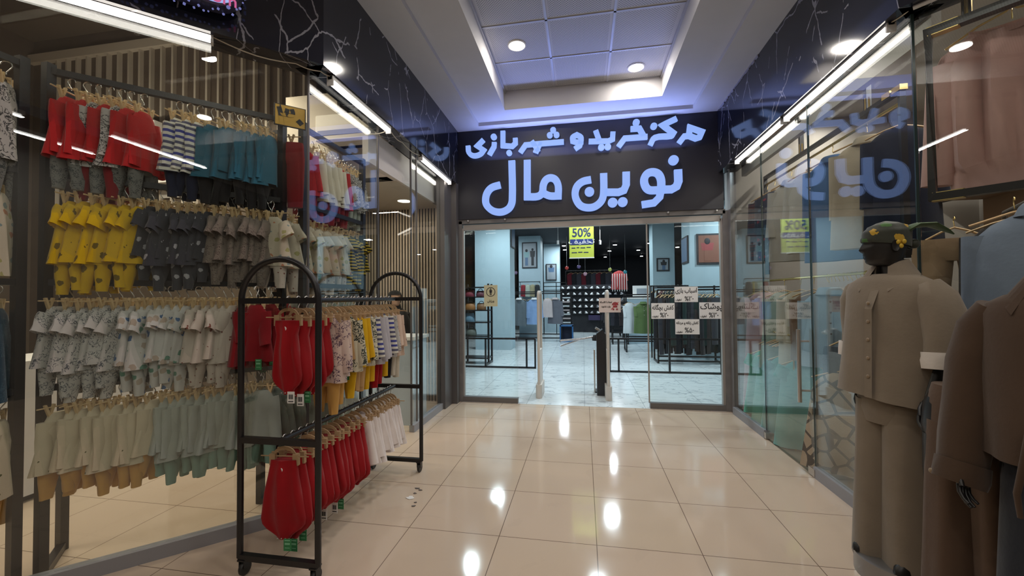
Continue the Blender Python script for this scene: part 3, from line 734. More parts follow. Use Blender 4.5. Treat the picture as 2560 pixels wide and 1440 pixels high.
# --- angled window racks
rq = Vector((-2.85, 1.755, 0))
def chm(z): return lambda px: tuple(rq+D45*((px-138)/(690-138)*1.06)+Vector((0, 0, z)))
def T(kind, desc, pxs, tags=''):
    return [(kind, desc, p, (tags[i] if i < len(tags) and tags[i] in 'gw' else None)) for i, p in enumerate(pxs)]
RZC = A45+pi/2-.62
k_red = ('set', 'red', 'greybt', .27, .36, .29); k_gl = ('set', 'leafg', 'dred', .25, .38, .28); k_st = ('set', 'stripe', 'navy', .25, .34, .27); k_te = ('set', 'teal', 'black', .25, .35, .27)
row(sorted(T(k_red, 'red sweatshirt set', (168, 200, 252, 296, 326), '..g') + T(k_gl, 'grey leaf print set', (224, 275), 'g') + T(k_st, 'striped sweater set', (412, 440, 466), 'gw') + T(k_te, 'teal blue sweatshirt set', (502, 534, 556, 580, 604, 628, 650, 670), '.w'), key=lambda q: q[2]), chm(2.735), 'the window rack top rail', rz0=RZC, jit=.28)
k_y = ('set', 'yel', 'yel', .26, .34, .11); k_d = ('set', 'dark', 'dark', .25, .33, .11); k_b = ('set', 'brown', 'brown', .24, .32, .12)
row(T(k_y, 'yellow printed tee set', (176, 205, 232, 262, 292, 322)) + T(k_d, 'charcoal printed tee set', (352, 376, 400, 424, 448, 472, 494)) + T(k_b, 'taupe tee set', (520, 544, 566, 588, 610, 632, 652, 672)), chm(2.165), 'the window rack second rail', rz0=RZC, jit=.28)
k_w1 = ('set', 'white1', 'white1', .25, .34, .11); k_w2 = ('set', 'white2', 'white2', .24, .34, .11); k_dt = ('set', 'dots', 'dots', .25, .34, .12); k_dr = ('top', 'dred', None, .26, .40, .2)
row(T(k_w1, 'white leaf print tee set', (150, 178, 206, 232, 256, 282)) + T(k_w2, 'white blue blot tee set', (308, 330, 352, 374, 396, 418, 440), '..gg') + T(k_dt, 'cream spotted tee set', (466, 490, 514, 540, 562), '..g') + T(k_dr, 'dark red top', (592, 614, 636, 658, 678), 'gg'), chm(1.575), 'the window rack third rail', rz0=RZC, jit=.28)
k_c = ('set', 'cream', 'orange', .25, .32, .27); k_s = ('set', 'sage', 'mint', .25, .33, .27)
row(T(k_c, 'cream top and ochre trousers set', (158, 186, 210, 234, 258, 282, 308, 336, 360), '......w') + T(k_s, 'grey sage set', (392, 414, 436, 458, 480, 504, 528, 552, 578, 604, 630, 654, 676), '......w'), chm(1.005), 'the window rack bottom rail', rz0=RZC, jit=.28)
# --- corridor window racks
def cor(z): return lambda px: (-2.10, 2.62+(px-745)/150*.80, z)
k_ws = ('set', 'cream2', 'dred', .25, .36, .28); k_rs = ('set', 'red', 'dred', .25, .36, .28); k_lf = ('set', 'leafg', 'sage', .24, .34, .28)
row(T(('trousers', 'dred', None, .28, .50, 0), 'red satin trousers', (735,)) + T(k_rs, 'red sweater set', (778, 860)) + T(k_ws, 'cream sweater set', (794, 808, 822, 836, 848)) + T(k_lf, 'grey leaf print set', (874, 886, 898, 908)), cor(2.735), 'the corridor window top rail', rz0=.15)
row(T(('set', 'feather', 'dots', .26, .36, .12), 'pale printed tee set', (715, 738, 760, 780, 800, 820, 838, 852), '..ggg') + T(('set', 'bee', 'bee', .25, .34, .12), 'yellow and black striped tee set', (872, 886, 900, 912)), cor(2.165), 'the corridor window second rail', rz0=.15)
row(T(('top', 'dred', None, .24, .34, .2), 'dark red top', (690, 712, 735), 'gg') + T(('top', 'sage', None, .24, .36, .2), 'sage grey top', (760, 785, 812, 838, 862, 886)), cor(1.575), 'the corridor window third rail', rz0=.15)
row(T(k_s, 'grey sage set', (700, 724, 748, 772, 796, 820, 846, 872)), cor(1.005), 'the corridor window bottom rail', rz0=.15)
# --- rack at the left edge of the picture
def lef(z): return lambda t: (-2.93, 1.62-t, z)
row(T(('set', 'leafg', 'greybt', .30, .40, .30), 'white leaf print set', (.02, .10, .17, .25), 'g'), lef(2.735), 'the far left top rail', rz0=-.75)
row(T(('top', 'feather', None, .34, .42, .2), 'beige feather print tee', (.04, .16, .28)), lef(2.165), 'the far left second rail', rz0=-.75)
row(T(('top', 'denimd', None, .36, .46, .34), 'dark navy denim shirt', (.04, .15, .27)), lef(1.575), 'the far left third rail', rz0=-.75)
row(T(('set', 'cream', 'orange', .30, .36, .30), 'cream top and ochre trousers set', (.02, .09, .16, .24, .32)), lef(1.005), 'the far left bottom rail', rz0=-.75)

# --- shop rack frames
def frame(name, label, pts, zs, depth, r=.021, loc=None, feet=True):
    t = thing(name, label, 'clothes rack', (pts[0][0], pts[0][1], 0)); o = Vector((pts[0][0], pts[0][1], 0))
    a = Vector(pts[0])-o; b = Vector(pts[1])-o
    for q in (a, b):
        MB().tube([(q.x, q.y, 0), (q.x, q.y, zs[0]+.04)], r, sq=True).build('post', M_BLACK, t)
        if feet:
            MB().tube([(q.x, q.y, .025), (q.x+depth[0], q.y+depth[1], .025)], r*.95, sq=True).build('foot_bar', M_BLACK, t)
            MB().tube([(q.x+depth[0], q.y+depth[1], 0), (q.x+depth[0], q.y+depth[1], zs[0]+.04)], r, sq=True).build('post', M_BLACK, t)
    for z in zs: MB().tube([(a.x, a.y, z), (b.x, b.y, z)], .017, sq=True).build('rail', M_BLACK, t)
    return t
dv = -N45*.34
f1 = rq-D45*.03; f2 = rq+D45*1.09
ZS = (2.76, 2.19, 1.60, 1.03)
frame('wall_rack', 'tall black steel clothes rack filling the angled shop window', ((f1.x, f1.y, 0), (f2.x, f2.y, 0)), ZS, (dv.x, dv.y))
frame('wall_rack', 'tall black steel clothes rack in the window beyond the number plate', ((-2.02, 2.66, 0), (-2.02, 3.48, 0)), ZS, (-.34, 0))
frame('wall_rack', 'tall black steel clothes rack cut off by the left edge', ((-2.93, 1.66, 0), (-2.93, .8, 0)), ZS, (-.34, 0))
# yellow number plate
p = Vector((-2.0, 2.505, 2.77)); np_ = thing('number_plate', 'yellow plate with Persian number thirty on the left window corner', 'sign', (p.x, p.y, p.z), A45)
MB().box((0, 0, 0), (.195, .008, .15)).build('border', M_INK, np_)
MB().box((0, -.0045, 0), (.183, .004, .138)).build('plate', mat('sign_yellow', (.62, .36, .05), .5), np_)
text('numeral', '۳۰', .20, M_INK, np_, (0, -.008, 0), (pi/2, 0, 0), .001, 'CENTER', 1, .006)
# low white display plinth and the bright fitting at the back of the shop
t = thing('display_gondola', 'low white display unit on the floor behind the ochre outfits', 'display unit', (-4.4, 2.5, 0))
MB().box((0, 0, .55), (.6, 1.9, 1.0)).build('body', M_WHITE, t); MB().box((0, 0, .025), (.5, 1.8, .05)).build('base', M_INK, t)
t = thing('ceiling_panel_lamp', 'bright white lamp glimpsed beyond the red sweatshirts', 'lamp', (-5.7, 4.35, 3.75))
MB().box((0, 0, 0), (.62, .1, .12)).build('housing', M_WHITE, t); MB().box((0, -.055, 0), (.56, .012, .09)).build('diffuser', M_LED, t)
t = thing('wall_shelf', 'pale shelf with folded goods glimpsed left of the striped sweaters', 'shelf', (-5.6, 4.35, 3.0))
for z in (0, .25, .5): MB().box((0, .08, z), (.9, .32, .03)).build('board', M_WHITE, t)
MB().box((0, .22, .22), (.9, .02, .7)).build('back', M_WHITE, t)
# air conditioner over the corridor window
t = thing('air_conditioner', 'white split air conditioner high up behind the left glass', 'air conditioner', (-2.36, 3.90, 3.28), 0)
MB().box((0, 0, 0), (.78, .20, .26), 0, .02).build('case', mat('ivory_plastic', (.62, .58, .50), .4), t); MB().box((0, -.104, -.06), (.70, .006, .05)).build('vent', mat('dark_vent', (.10, .10, .10), .5), t)
MB().box((.30, -.104, .05), (.08, .006, .05)).build('display', mat('dark_vent', 0), t)

# ================================================================ rolling rack in front
t = thing('rolling_rack', 'black rolling clothes rack with arched ends standing in the corridor', 'clothes rack', (-1.62, 1.95, 0))
xl, xr, R_ = -.235, .235, .0165
def endframe(y):
    c = MB()
    arc = [(.235*cos(a), y, 1.49+.225*sin(a)) for a in [pi-pi*k/18 for k in range(19)]]
    c.tube([(xl, y, .10)]+arc+[(xr, y, .10)], R_, 12); return c
for y in (0, 1.38):
    endframe(y).build('arched_end', M_BLACK, t, 60)
    for z in (1.49, .735, .105): MB().tube([(xl, y, z), (xr, y, z)], .0155, sq=True).build('cross_bar', M_BLACK, t)
    for x in (xl+.02, xr-.02):
        w = MB().lathe([(.034, -.011), (.038, -.006), (.038, .006), (.034, .011)], (0, 0, 0), 18); w.v = [Vector((x+p.z, y+.012+p.x, .039+p.y)) for p in w.v]
        cs = w.build('castor', mat('black_rubber', (.018, .017, .016), .5), t, 40)
        MB().span((x-.017, y-.012, .045), (x-.013, y+.03, .09)).span((x+.013, y-.012, .045), (x+.017, y+.03, .09)).span((x-.02, y-.02, .086), (x+.02, y+.032, .094)).build('castor_fork', M_BLACK, cs)
for z in (1.49, .735): MB().tube([(0, 0, z), (0, 1.38, z)], .0155, 12).build('rail', M_BLACK, t, 60)
def rr_(z): return lambda y: (-1.62, y, z)
ZT, ZB = 1.505, .75
k_rv = ('romper', 'redv', None, .175, .42, 0); k_rw = ('romper', 'redv', None, .25, .43, 0)
ROLL = True
it = T(k_rv, 'red velvet romper', (2.02, 2.10, 2.17, 2.235, 2.295), 'wwg')
it += T(('set', 'floral', 'orange', .25, .40, .30), 'pink palm print outfit', (2.36, 2.42)) + T(('top', 'camel', None, .22, .30, 0), 'camel vest', (2.48,)) + T(('set', 'palm', 'mustard', .26, .38, .30), 'cream palm print outfit', (2.55, 2.74), 'g')
it += T(('set', 'mustard', 'camel', .24, .36, .28), 'mustard yellow top', (2.61, 2.65)) + T(('set', 'dots', 'camel', .24, .40, .30), 'pink grey spotted outfit', (2.69,)) + T(('set', 'stripe', 'mustard', .25, .36, .30), 'blue striped outfit', (2.80, 3.0), 'gw')
it += T(('set', 'lilac', 'redv', .25, .37, .30), 'pale grey top with red trousers', (2.86, 2.92)) + T(('set', 'white1', 'black', .24, .36, .28), 'white leaf print outfit', (3.08,), 'w') + T(('set', 'pinkp', 'cream2', .25, .38, .26), 'peach printed outfit', (3.15, 3.22), 'w')
row(sorted(it, key=lambda q: q[2]), rr_(ZT), 'the rolling rack top rail', jit=.10, rz0=.06)
it = T(k_rw, 'red velvet romper', [1.995+.062*k for k in range(12)], 'ggg.gw.wg') + T(('dress', 'whitec', None, .20, .34, 0), 'white sleeveless dress', [2.76+.043*k for k in range(12)])
row(it, rr_(ZB), 'the rolling rack lower rail', jit=.08, rz0=.06)
# ================================================================ THE STORE BEYOND THE ENTRANCE
M_COLW = mat('pale_blue_paint', (.40, .52, .58), .6, var=.05)
def column(name, x0, x1, y0, y1, label=None):
    return struct(name, MB().span((x0, y0, 0), (x1, y1, 3.7)), M_COLW)
column('column_1', -3.05, -2.03, 11.3, 12.1)
column('column_2', -2.30, -1.50, 14.6, 15.4)
column('column_3', -1.62, -.95, 17.0, 17.6)
column('column_4', 2.48, 3.4, 10.1, 10.9)
column('column_5', 2.0, 2.60, 12.3, 12.9)
def photo(x0, x1, z0, z1, y, label, bg, figs, rz=0):
    t = thing('framed_poster', label, 'poster', ((x0+x1)/2, y, (z0+z1)/2), rz)
    w, h_ = x1-x0, z1-z0
    MB().box((0, 0, 0), (w, .03, h_)).build('frame', M_INK, t)
    MB().box((0, -.017, 0), (w-.08, .006, h_-.08)).build('picture', bg, t)
    for (fx, fw, fh, top, bot) in figs:        # plain standing figures in the picture
        m = MB().box((fx*w, -.022, -h_*.40+fh*h_*.25), (fw*w*.5, .004, fh*h_*.5)); m.build('printed_trousers', bot, t)
        m = MB().prism([(fx*w-fw*w*.4, fh*h_*.5-h_*.40), (fx*w+fw*w*.4, fh*h_*.5-h_*.40), (fx*w+fw*w*.5, fh*h_*.85-h_*.40), (fx*w-fw*w*.5, fh*h_*.85-h_*.40)], (0, -.021, 0), (1, 0, 0), (0, 0, 1), .003); m.build('printed_coat', top, t)
        m = MB(); m.sphere((fx*w, -.021, fh*h_*.93-h_*.40), fw*w*.22, 10, (1, .1, 1.2)); m.build('printed_head', M_INK, t, 60)
    return t
G1 = mat('poster_grey', (.28, .31, .34), .5); G2 = mat('poster_teal', (.20, .34, .36), .5); G3 = mat('poster_black', (.015, .016, .02), .5); G4 = mat('poster_denim', (.08, .14, .24), .5); G5 = mat('poster_rust', (.22, .09, .06), .5); G6 = mat('poster_red', (.30, .06, .06), .5)
photo(-2.17, -1.62, 2.53, 3.47, 14.58, 'framed poster of two people walking, on the second pale column', G1, [(-.2, .38, .62, G2, G4), (.2, .34, .66, G3, G3)])
photo(-1.52, -1.08, 2.17, 2.86, 16.98, 'smaller framed poster of a figure in denim on the third column', G1, [(0, .6, .8, G4, G1)])
photo(-2.02+.0, -1.46, 2.85, 3.6, 11.7, 'framed poster seen edge-on on the side of the nearest column', G4, [], pi/2).location = (-2.01, 11.7, 3.3)
photo(2.62, 3.2, 2.22, 2.93, 10.08, 'framed poster in rust and red tones on the right column', G5, [(-.1, .5, .7, G6, G5)])
photo(2.1, 2.45, 2.2, 2.58, 12.28, 'small framed poster on the column behind the right one', G1, [(.05, .5, .7, G3, G4)])
q = photo(2.0, 2.6, 2.3, 2.95, 10.5, 'framed poster seen edge-on at the left side of the right column', G4, [], -pi/2); q.location = (2.46, 10.5, 2.6)
# discount banner
t = thing('discount_banner', 'yellow and blue fifty percent banner hanging in the dark store', 'banner', (-.02, 8.0, 2.24))
MB().box((0, 0, .42), (.47, .006, .84)).build('banner_sheet', mat('banner_yellow', (.50, .55, .07), .6), t)
MB().box((0, -.005, .315), (.44, .004, .11)).build('blue_band', mat('banner_blue', (.015, .03, .16), .6), t)
BI = mat('banner_ink', (.02, .03, .09), .6)
text('numeral', '50%', .235, BI, t, (0, -.006, .50), (pi/2, 0, 0), .001, 'CENTER', .92, .004)
text('lettering', fa('تخفیف'), .13, M_PAPER, t, (0, -.009, .31), (pi/2, 0, 0), .001, 'CENTER', 1.35)
c = MB()
for z, ws in ((.20, (.07, .05, .09, .08)), (.11, (.10, .08, .09))):
    x = -.19
    for k, w_ in enumerate(ws): c.box((x+w_/2, -.0045, z+.006*(k % 2)), (w_, .003, .016), 0, .003); x += w_+.025
c.build('small_print', BI, t)
MB().box((0, 0, .005), (.48, .02, .018)).build('bottom_bar', M_PAPER, t)
for s in (-1, 1): MB().tube([(s*.22, 0, .84), (s*.22, 0, 1.46)], .004, 5).build('hanging_cord', M_WIRE, t)
# ceiling lights of the store
for i, (x, y, w_) in enumerate(((-.77, 17.1, 'left of the banner, upper'), (-.80, 18.6, 'left of the banner, lower'), (1.32, 17.3, 'right of the banner, upper'), (1.24, 19.6, 'right of the banner, lower'), (2.55, 19.6, 'left of the pane edge'), (2.65, 17.1, 'right of the pane edge'), (1.2, 22.6, 'lowest left of the pane edge'), (3.1, 22.6, 'lowest right of the pane edge'), (4.1, 18.8, 'above the small poster'))):
    t = thing('spot_lamp', 'small bright white ceiling spot '+w_, 'lamp', (x, y, 3.62), 0, 'spots on the dark store ceiling')
    MB().lathe([(.085, 0), (.085, .07)], (0, 0, 0), 14).build('housing', M_INK, t, 40); MB().lathe([(.075, -.012), (.075, -.002)], (0, 0, 0), 14).build('lens', emit('store_lens', (.93, .97, 1), 30), t)
for i, (px, py) in enumerate(((1395, 606), (1500, 606), (1284, 592), (1633, 602))):
    p = aty(px, py, 13); t = thing('track_lamp', ('white track lamp between the columns', 'white track lamp right of the banner', 'white track lamp by the nearest column', 'white track lamp right of the pane edge')[i], 'lamp', p)
    MB().tube([(0, 0, -.06), (0, -.03, .06)], .035, 10).build('lamp_head', M_PAPER, t, 50); MB().tube([(0, 0, .05), (0, 0, 3.7-p.z)], .008, 6).build('stem', M_PAPER, t)
for i, (px, py, c, w_) in enumerate(((1417, 670, (.5, .04, .03), 'red'), (1447, 667, (.12, .08, .22), 'violet'), (1463, 685, (.45, .25, .32), 'pink'), (1525, 674, (.45, .48, .10), 'yellow'), (1563, 680, (.03, .22, .28), 'teal'), (1290, 682, (.35, .22, .38), 'mauve'))):
    p = aty(px, py, 15); t = thing('hanging_ball', w_+' paper ball hanging in the dark store', 'decoration', p, 0, 'paper balls hanging in the store')
    MB().sphere((0, 0, 0), .068, 16).build('ball', mat('ball_'+w_, c, .4), t, 80); MB().tube([(0, 0, .066), (0, 0, 3.7-p.z)], .003, 5).build('thread', M_WIRE, t)
# glass stickers and posters
YG = YE+.030
M_NOTE = mat('notice_paper', (.90, .91, .94), .5)
def notice(name, px0, py0, px1, py1, label, lines, bg=M_NOTE, y=YG):
    a = aty(px0, py0, y); b = aty(px1, py1, y); w = b.x-a.x; h_ = a.z-b.z
    t = thing(name, label, 'sign', ((a.x+b.x)/2, y, (a.z+b.z)/2))
    MB().box((0, 0, 0), (w, .003, h_)).build('paper', bg, t)
    for s_, size, x, z, sx_ in lines:
        o = text('lettering', s_, size*h_, M_INK, t, (x*w, -.003, z*h_), (pi/2, 0, 0), .0006, 'CENTER', sx_*.86, .0012)
        wd_ = max(v.co.x for v in o.data.vertices)*2*o.scale.x; lim = 2*(.46-abs(x))*w
        if wd_ > lim: o.scale.x *= lim/wd_
    return t
X = fa('تخفیف')
notice('discount_notice', 1686, 717, 1745, 755, 'white notice for toys, topmost of the four on the right glass', [(fa('اسباب بازی'), .42, 0, .22, 1.1), ('%۳۰', .42, .12, -.26, 1), (X, .18, -.33, -.36, 1)])
notice('discount_notice', 1628, 758, 1687, 797, 'white notice for children shoes, left of the four on the right glass', [(fa('کفش بچگانه'), .40, 0, .20, 1.05), ('%۲۰', .42, .05, -.26, 1), (X, .18, -.33, -.36, 1)])
notice('discount_notice', 1748, 756, 1808, 797, 'white notice for clothing, right of the four on the right glass', [(fa('پوشاک'), .50, 0, .2, 1.2), ('%۳۰', .42, .10, -.26, 1), (X, .18, -.33, -.36, 1)])
notice('discount_notice', 1688, 798, 1749, 836, 'white notice for adult shoes, lowest of the four on the right glass', [(fa('کفش زنانه و مردانه'), .25, 0, .24, 1.15), ('%۵۰', .46, .08, -.22, 1), (X, .18, -.33, -.36, 1)])
t = notice('door_sticker', 1210, 713, 1244, 766, 'cream sticker with a standing man in a ring on the left glass', [(fa('ورزش'), .16, 0, -.26, 1)], mat('cream_sticker', (.62, .60, .42), .5))
c = MB()
for k in range(40):
    a0 = 2*pi*k/40; a1 = 2*pi*(k+1)/40; r0, r1 = .058, .067
    c.add([(r*cos(a), -.003, .055+r*sin(a)) for a in (a0, a1) for r in (r0, r1)], [(0, 1, 3, 2)])
c.build('ring', M_INK, t)
c = MB().sphere((0, -.0025, .096), .011, 12, (1, .06, 1)); c.build('pictogram_head', M_INK, t, 60)
MB().prism([(-.019, .083), (.019, .083), (.019, .045), (.012, .045), (.012, .008), (.002, .008), (.002, .04), (-.002, .04), (-.002, .008), (-.012, .008), (-.012, .045), (-.019, .045)], (0, -.0032, 0), (1, 0, 0), (0, 0, 1), .001).build('pictogram_body', M_INK, t)
# detection gates with their sign
M_GATE = mat('ivory_gate', (.62, .57, .52), .45)
def gate(x, y, label, top=1.57):
    t = thing('detection_gate', label, 'gate post', (x, y, 0), 0, 'detection gate posts at the entrance')
    MB().tube([(0, -.0, .15), (0, -.0, top-.05), (0, .02, top-.015), (0, .06, top), (0, .30, top), (0, .345, top-.02), (0, .36, top-.06), (0, .36, .15)], .021, 10).build('loop', M_GATE, t, 50)
    MB().box((0, .18, .1), (.09, .44, .2), 0, .02).build('base', M_GATE, t); MB().box((0, .18, .45), (.035, .36, .5)).build('panel', M_GATE, t)
    return t
gate(-.66, 6.02, 'white detection gate post left of the passage')
gate(.345, 6.02, 'white detection gate post carrying the stroller notice')
t = notice('stroller_notice', 1497, 745, 1552, 781, 'pinkish notice with a crossed-out stroller on the right gate post', [(fa('لطفا با کالسکه'), .17, -.18, .2, 1), (fa('وارد نشوید'), .17, -.18, -.1, 1)], mat('pinkish_card', (.70, .60, .58), .5), 5.99)
SR = mat('stroller_red', (.30, .05, .06), .5)
c = MB()
for k in range(12):
    a0 = pi*k/12; a1 = pi*(k+1)/12
    c.add([(.075, -.003, .0), (.075+.045*cos(a0), -.003, .0+.045*sin(a0)), (.075+.045*cos(a1), -.003, .045*sin(a1))], [(0, 1, 2)])
for x in (.05, .10):
    c.prism([(.014*cos(2*pi*k/12)+x, .014*sin(2*pi*k/12)-.06) for k in range(12)], (0, -.003, 0), (1, 0, 0), (0, 0, 1), .001)
c.box((.075, -.003, -.02), (.06, .001, .03)); c.build('stroller_pictogram', SR, t)
MB().box((.07, -.004, -.01), (.15, .001, .008), 0, 0, Matrix.Rotation(-.8, 3, 'Y')).build('red_slash', mat('slash_red', (.5, .02, .03), .5), t)
# turnstile
t = thing('turnstile', 'black turnstile post with two silver arms and white arrow stickers', 'turnstile', (.25, 6.56, 0))
MB().prism([(-.06, 0), (.055, 0), (.075, .02), (.075, .92), (.03, 1.0), (-.06, .93)], (0, -.09, 0), (1, 0, 0), (0, 0, 1), -.2).build('post', mat('turnstile_black', (.02, .02, .024), .3), t)
MB().box((-.01, .01, .965), (.13, .17, .03), 0, 0, Matrix.Rotation(.55, 3, 'Y')).build('top_plate', M_WIRE, t)
MB().lathe([(.05, 0), (.055, .05), (.03, .09)], (-.07, 0, .80), 14).build('hub', M_INK, t, 40)
for z1, y1 in ((.80, -.06), (.70, .05)): MB().tube([(-.05, 0, .87), (-.25, y1*.4, .83), (-.62, y1, z1)], .017, 10).build('arm', mat('brushed_steel', (.5, .5, .52), .25, .9), t, 50)
for z in (.72, .60, .48):
    P = []
    for k in range(10): r = .032 if k % 2 == 0 else .016; P.append((r*sin(2*pi*k/10), z+r*cos(2*pi*k/10)))
    MB().prism(P, (.01, -.093, 0), (1, 0, 0), (0, 0, 1), .002).build('arrow_sticker', M_PAPER, t)
MB().box((-.09, 0, .33), (.02, .16, .66)).build('side_cover', M_WIRE, t); MB().box((0, .01, .01), (.17, .24, .02)).build('foot_plate', M_INK, t)
# railings
def railing(x0, x1, y, z0, z1, posts, label):
    t = thing('railing', label, 'railing', (x0, y, 0)); w = x1-x0
    for z in (z0, z1): MB().tube([(0, 0, z), (w, 0, z)], .018, sq=True).build('bar', M_BLACK, t)
    for p in posts: MB().tube([(p, 0, 0 if p in (posts[0], posts[-1]) else z0), (p, 0, z1)], .018, sq=True).build('post', M_BLACK, t)
railing(-2.55, -1.0, 8.45, .02, .62, (.0, .49, 1.37, 1.55), 'low black railing behind the left glass')
railing(.50, 2.75, 8.25, .02, .66, (0, .17, 1.12, 2.05, 2.25), 'low black railing behind the right glass')
# shelf unit with bags
t = thing('shelf_unit', 'black metal shelf unit half hidden behind the left door frame', 'shelf', (-2.4, 8.9, 0))
for z in (.13, .62, .93, 1.2, 1.5, 1.72): MB().box((0, .15, z), (.62, .4, .025)).build('shelf_board', M_BLACK, t)
for x in (-.28, .30): MB().tube([(x, .0, 0), (x, 0, 1.8)], .02, sq=True).build('upright', M_BLACK, t); MB().tube([(x, .33, 0), (x, .33, 1.8)], .02, sq=True).build('upright', M_BLACK, t)
MB().tube([(.30, -.3, .03), (.30, .33, .03)], .02, sq=True).build('foot_bar', M_BLACK, t)
def bag(x, z, w, h_, col, label):
    b = thing('handbag', label, 'bag', (-2.4+x, 8.98, z+.013), 0, 'bags on the black shelf unit')
    MB().loft([ring(w*.5, .07, 0, 16), ring(w*.52, .085, h_*.3, 16), ring(w*.46, .06, h_*.8, 16), ring(w*.40, .02, h_, 16)]).build('bag_body', mat('bag_'+str(col), col, .5), b, 50)
    MB().tube([(w*.25*cos(pi*k/8), 0, h_*.96+.05*sin(pi*k/8)) for k in range(9)], .007, 6).build('handle', M_INK, b, 60)
for a in ((-.15, 1.5, .22, .15, (.22, .03, .05), 'dark red handbag on the top shelf behind the left frame'), (.1, 1.5, .20, .13, (.16, .05, .07), 'maroon handbag on the top shelf beside the dark red one'), (-.14, 1.2, .24, .16, (.36, .15, .04), 'rust handbag on the second shelf of the black unit'), (.12, 1.2, .22, .15, (.25, .12, .05), 'brown handbag on the second shelf under the sticker'), (-.15, .93, .22, .2, (.15, .28, .38), 'blue tote bag on the middle shelf of the black unit'), (-.12, .62, .24, .16, (.14, .16, .14), 'dark basket bag on the lower shelf of the black unit')): bag(*a)
# racks of shirts
ADN = 0
def adult(shp, cloth, w, L, slv, loc, rz, label, cat='clothes', group=None, seed=0, collar=None, placket=None, d=.06, rod=True, zc=-.13, lower=None, flare=.06):
    nm = {'shirt': 'hanging_shirt', 'dress': 'hanging_dress', 'trousers': 'hanging_trousers', 'blouse': 'hanging_blouse', 'jacket': 'hanging_jacket'}[shp]
    t = thing(nm, label, cat, loc, rz, group)
    if shp == 'trousers': trousers_mesh(w, zc, L, seed, d*.7, .8).build('trousers_body', cloth, t, 60)
    else:
        top_mesh(w, L, slv, flare if shp != 'dress' else .35, d, seed, zc, .10, .075 if slv > .2 else .085, .075).build('shirt_body', cloth, t, 60)
        if collar:
            c = MB(); n = 20
            c.loft([ring(.078, .050, zc-.015, n, 0, -.005), ring(.072, .045, zc+.035, n, 0, -.002), ring(.085, .058, zc+.02, n, 0, -.008), ring(.105, .07, zc-.03, n, 0, -.014)], False, False)
            c.build('collar', collar, t, 60)
        if placket:
            c = MB().box((0, -d*.98-.006, zc-.05-L*.46), (.03, .006, L*.86)); c.build('placket', cloth, t)
            for k in range(6):
                MB().lathe([(.007, 0), (.007, .004)], (0, 0, 0), 10)
                b = MB().sphere((0, -d-.013, zc-.09-L*.14*k), .0075, 8, (1, .4, 1)); b.build('button', placket, t, 60)
    hg = rod_hanger(w if shp != 'trousers' else .3, zc if shp != 'trousers' else -.08).build('hanger', M_WOOD, t, 60)
    hook_mesh(zc+.03).build('hook', M_GOLD if rod else M_WIRE, hg, 60)
    return t
def rack2(name, label, x0, x1, y, z, low, depth=.4, lows=(.25, .12)):
    t = thing(name, label, 'clothes rack', (x0, y, 0)); w = x1-x0
    for x in (0, w):
        for yy in (0, depth): MB().tube([(x, yy, 0), (x, yy, z+.1 if yy else z)], .018, sq=True).build('post', M_BLACK, t)
        MB().tube([(x, 0, .02), (x, depth, .02)], .018, sq=True).build('foot_bar', M_BLACK, t)
    for zz in (z,)+tuple(lows): MB().tube([(0, 0, zz), (w, 0, zz)], .018, sq=True).build('rail', M_BLACK, t)
    MB().box((w/2, depth/2, z+.06), (w, depth, .03)).build('top_shelf', M_BLACK, t)
    return t
rack2('shirt_rack', 'black store rack carrying grey and blue shirts', -2.45, -.72, 13.6, 1.60, 0)
CB = fabric('grey_blue_shirt', (.13, .16, .18)); CB2 = fabric('sky_blue_shirt', (.22, .34, .56)); CB3 = fabric('pale_pink_towel', (.48, .42, .42)); CB4 = fabric('dark_grey_shirt', (.12, .125, .15)); CB5 = fabric('store_white', (.55, .60, .62)); CB6 = fabric('olive_green_polo', (.105, .165, .06))
cw = fabric('shirt_white_collar', (.6, .62, .62))
adult('shirt', CB, .54, .90, .55, (-2.14, 13.55, 1.56), .1, 'grey blue shirt on the left end of the store shirt rack', collar=cw)
adult('shirt', CB2, .52, .86, .55, (-1.62, 13.55, 1.56), .05, 'sky blue shirt with white collar beside the left gate post', collar=cw)
adult('shirt', CB3, .34, .62, 0, (-1.17, 13.55, 1.56), 0, 'pale pink sleeveless top right of the left gate post')
adult('shirt', CB4, .50, .84, .5, (-.93, 13.62, 1.56), -.1, 'dark grey shirt on the right end of the store shirt rack', collar=CB3)
t = thing('stool_crate', 'bright blue open crate on the marble floor by the shirt rack', 'crate', (-.56, 13.7, 0))
BL = mat('crate_blue', (.015, .10, .26), .45)
c = MB().span((-.22, -.2, 0), (-.18, .2, .55)).span((.18, -.2, 0), (.22, .2, .55)).span((-.22, -.2, .51), (.22, .2, .55)).span((-.22, -.2, 0), (.22, .2, .04)); c.build('crate_frame', BL, t)
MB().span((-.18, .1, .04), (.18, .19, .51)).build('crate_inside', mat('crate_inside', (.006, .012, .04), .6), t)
# stacked wire display by the blue crate
t = thing('wire_stand', 'black wire stand with stacked white goods by the shoe wall', 'display stand', (-.62, 14.9, 0))
for x in (-.18, .18): MB().tube([(x, 0, 0), (x, 0, 1.65)], .018, sq=True).build('upright', M_BLACK, t)
for k in range(9): MB().box((0, .1, .35+.15*k), (.42, .3, .02)).build('shelf_board', M_BLACK, t)
for k in range(8):
    tag(MB().box((-.62+.03*sin(k), 14.98, .36+.15*k+.04), (.3, .2, .05), 0, .02).build('folded_garment', CB5 if k % 2 else CB3), '%s folded pale garment up the black wire stand' % ORD[k], 'clothes', 'folded garments on the wire stand')
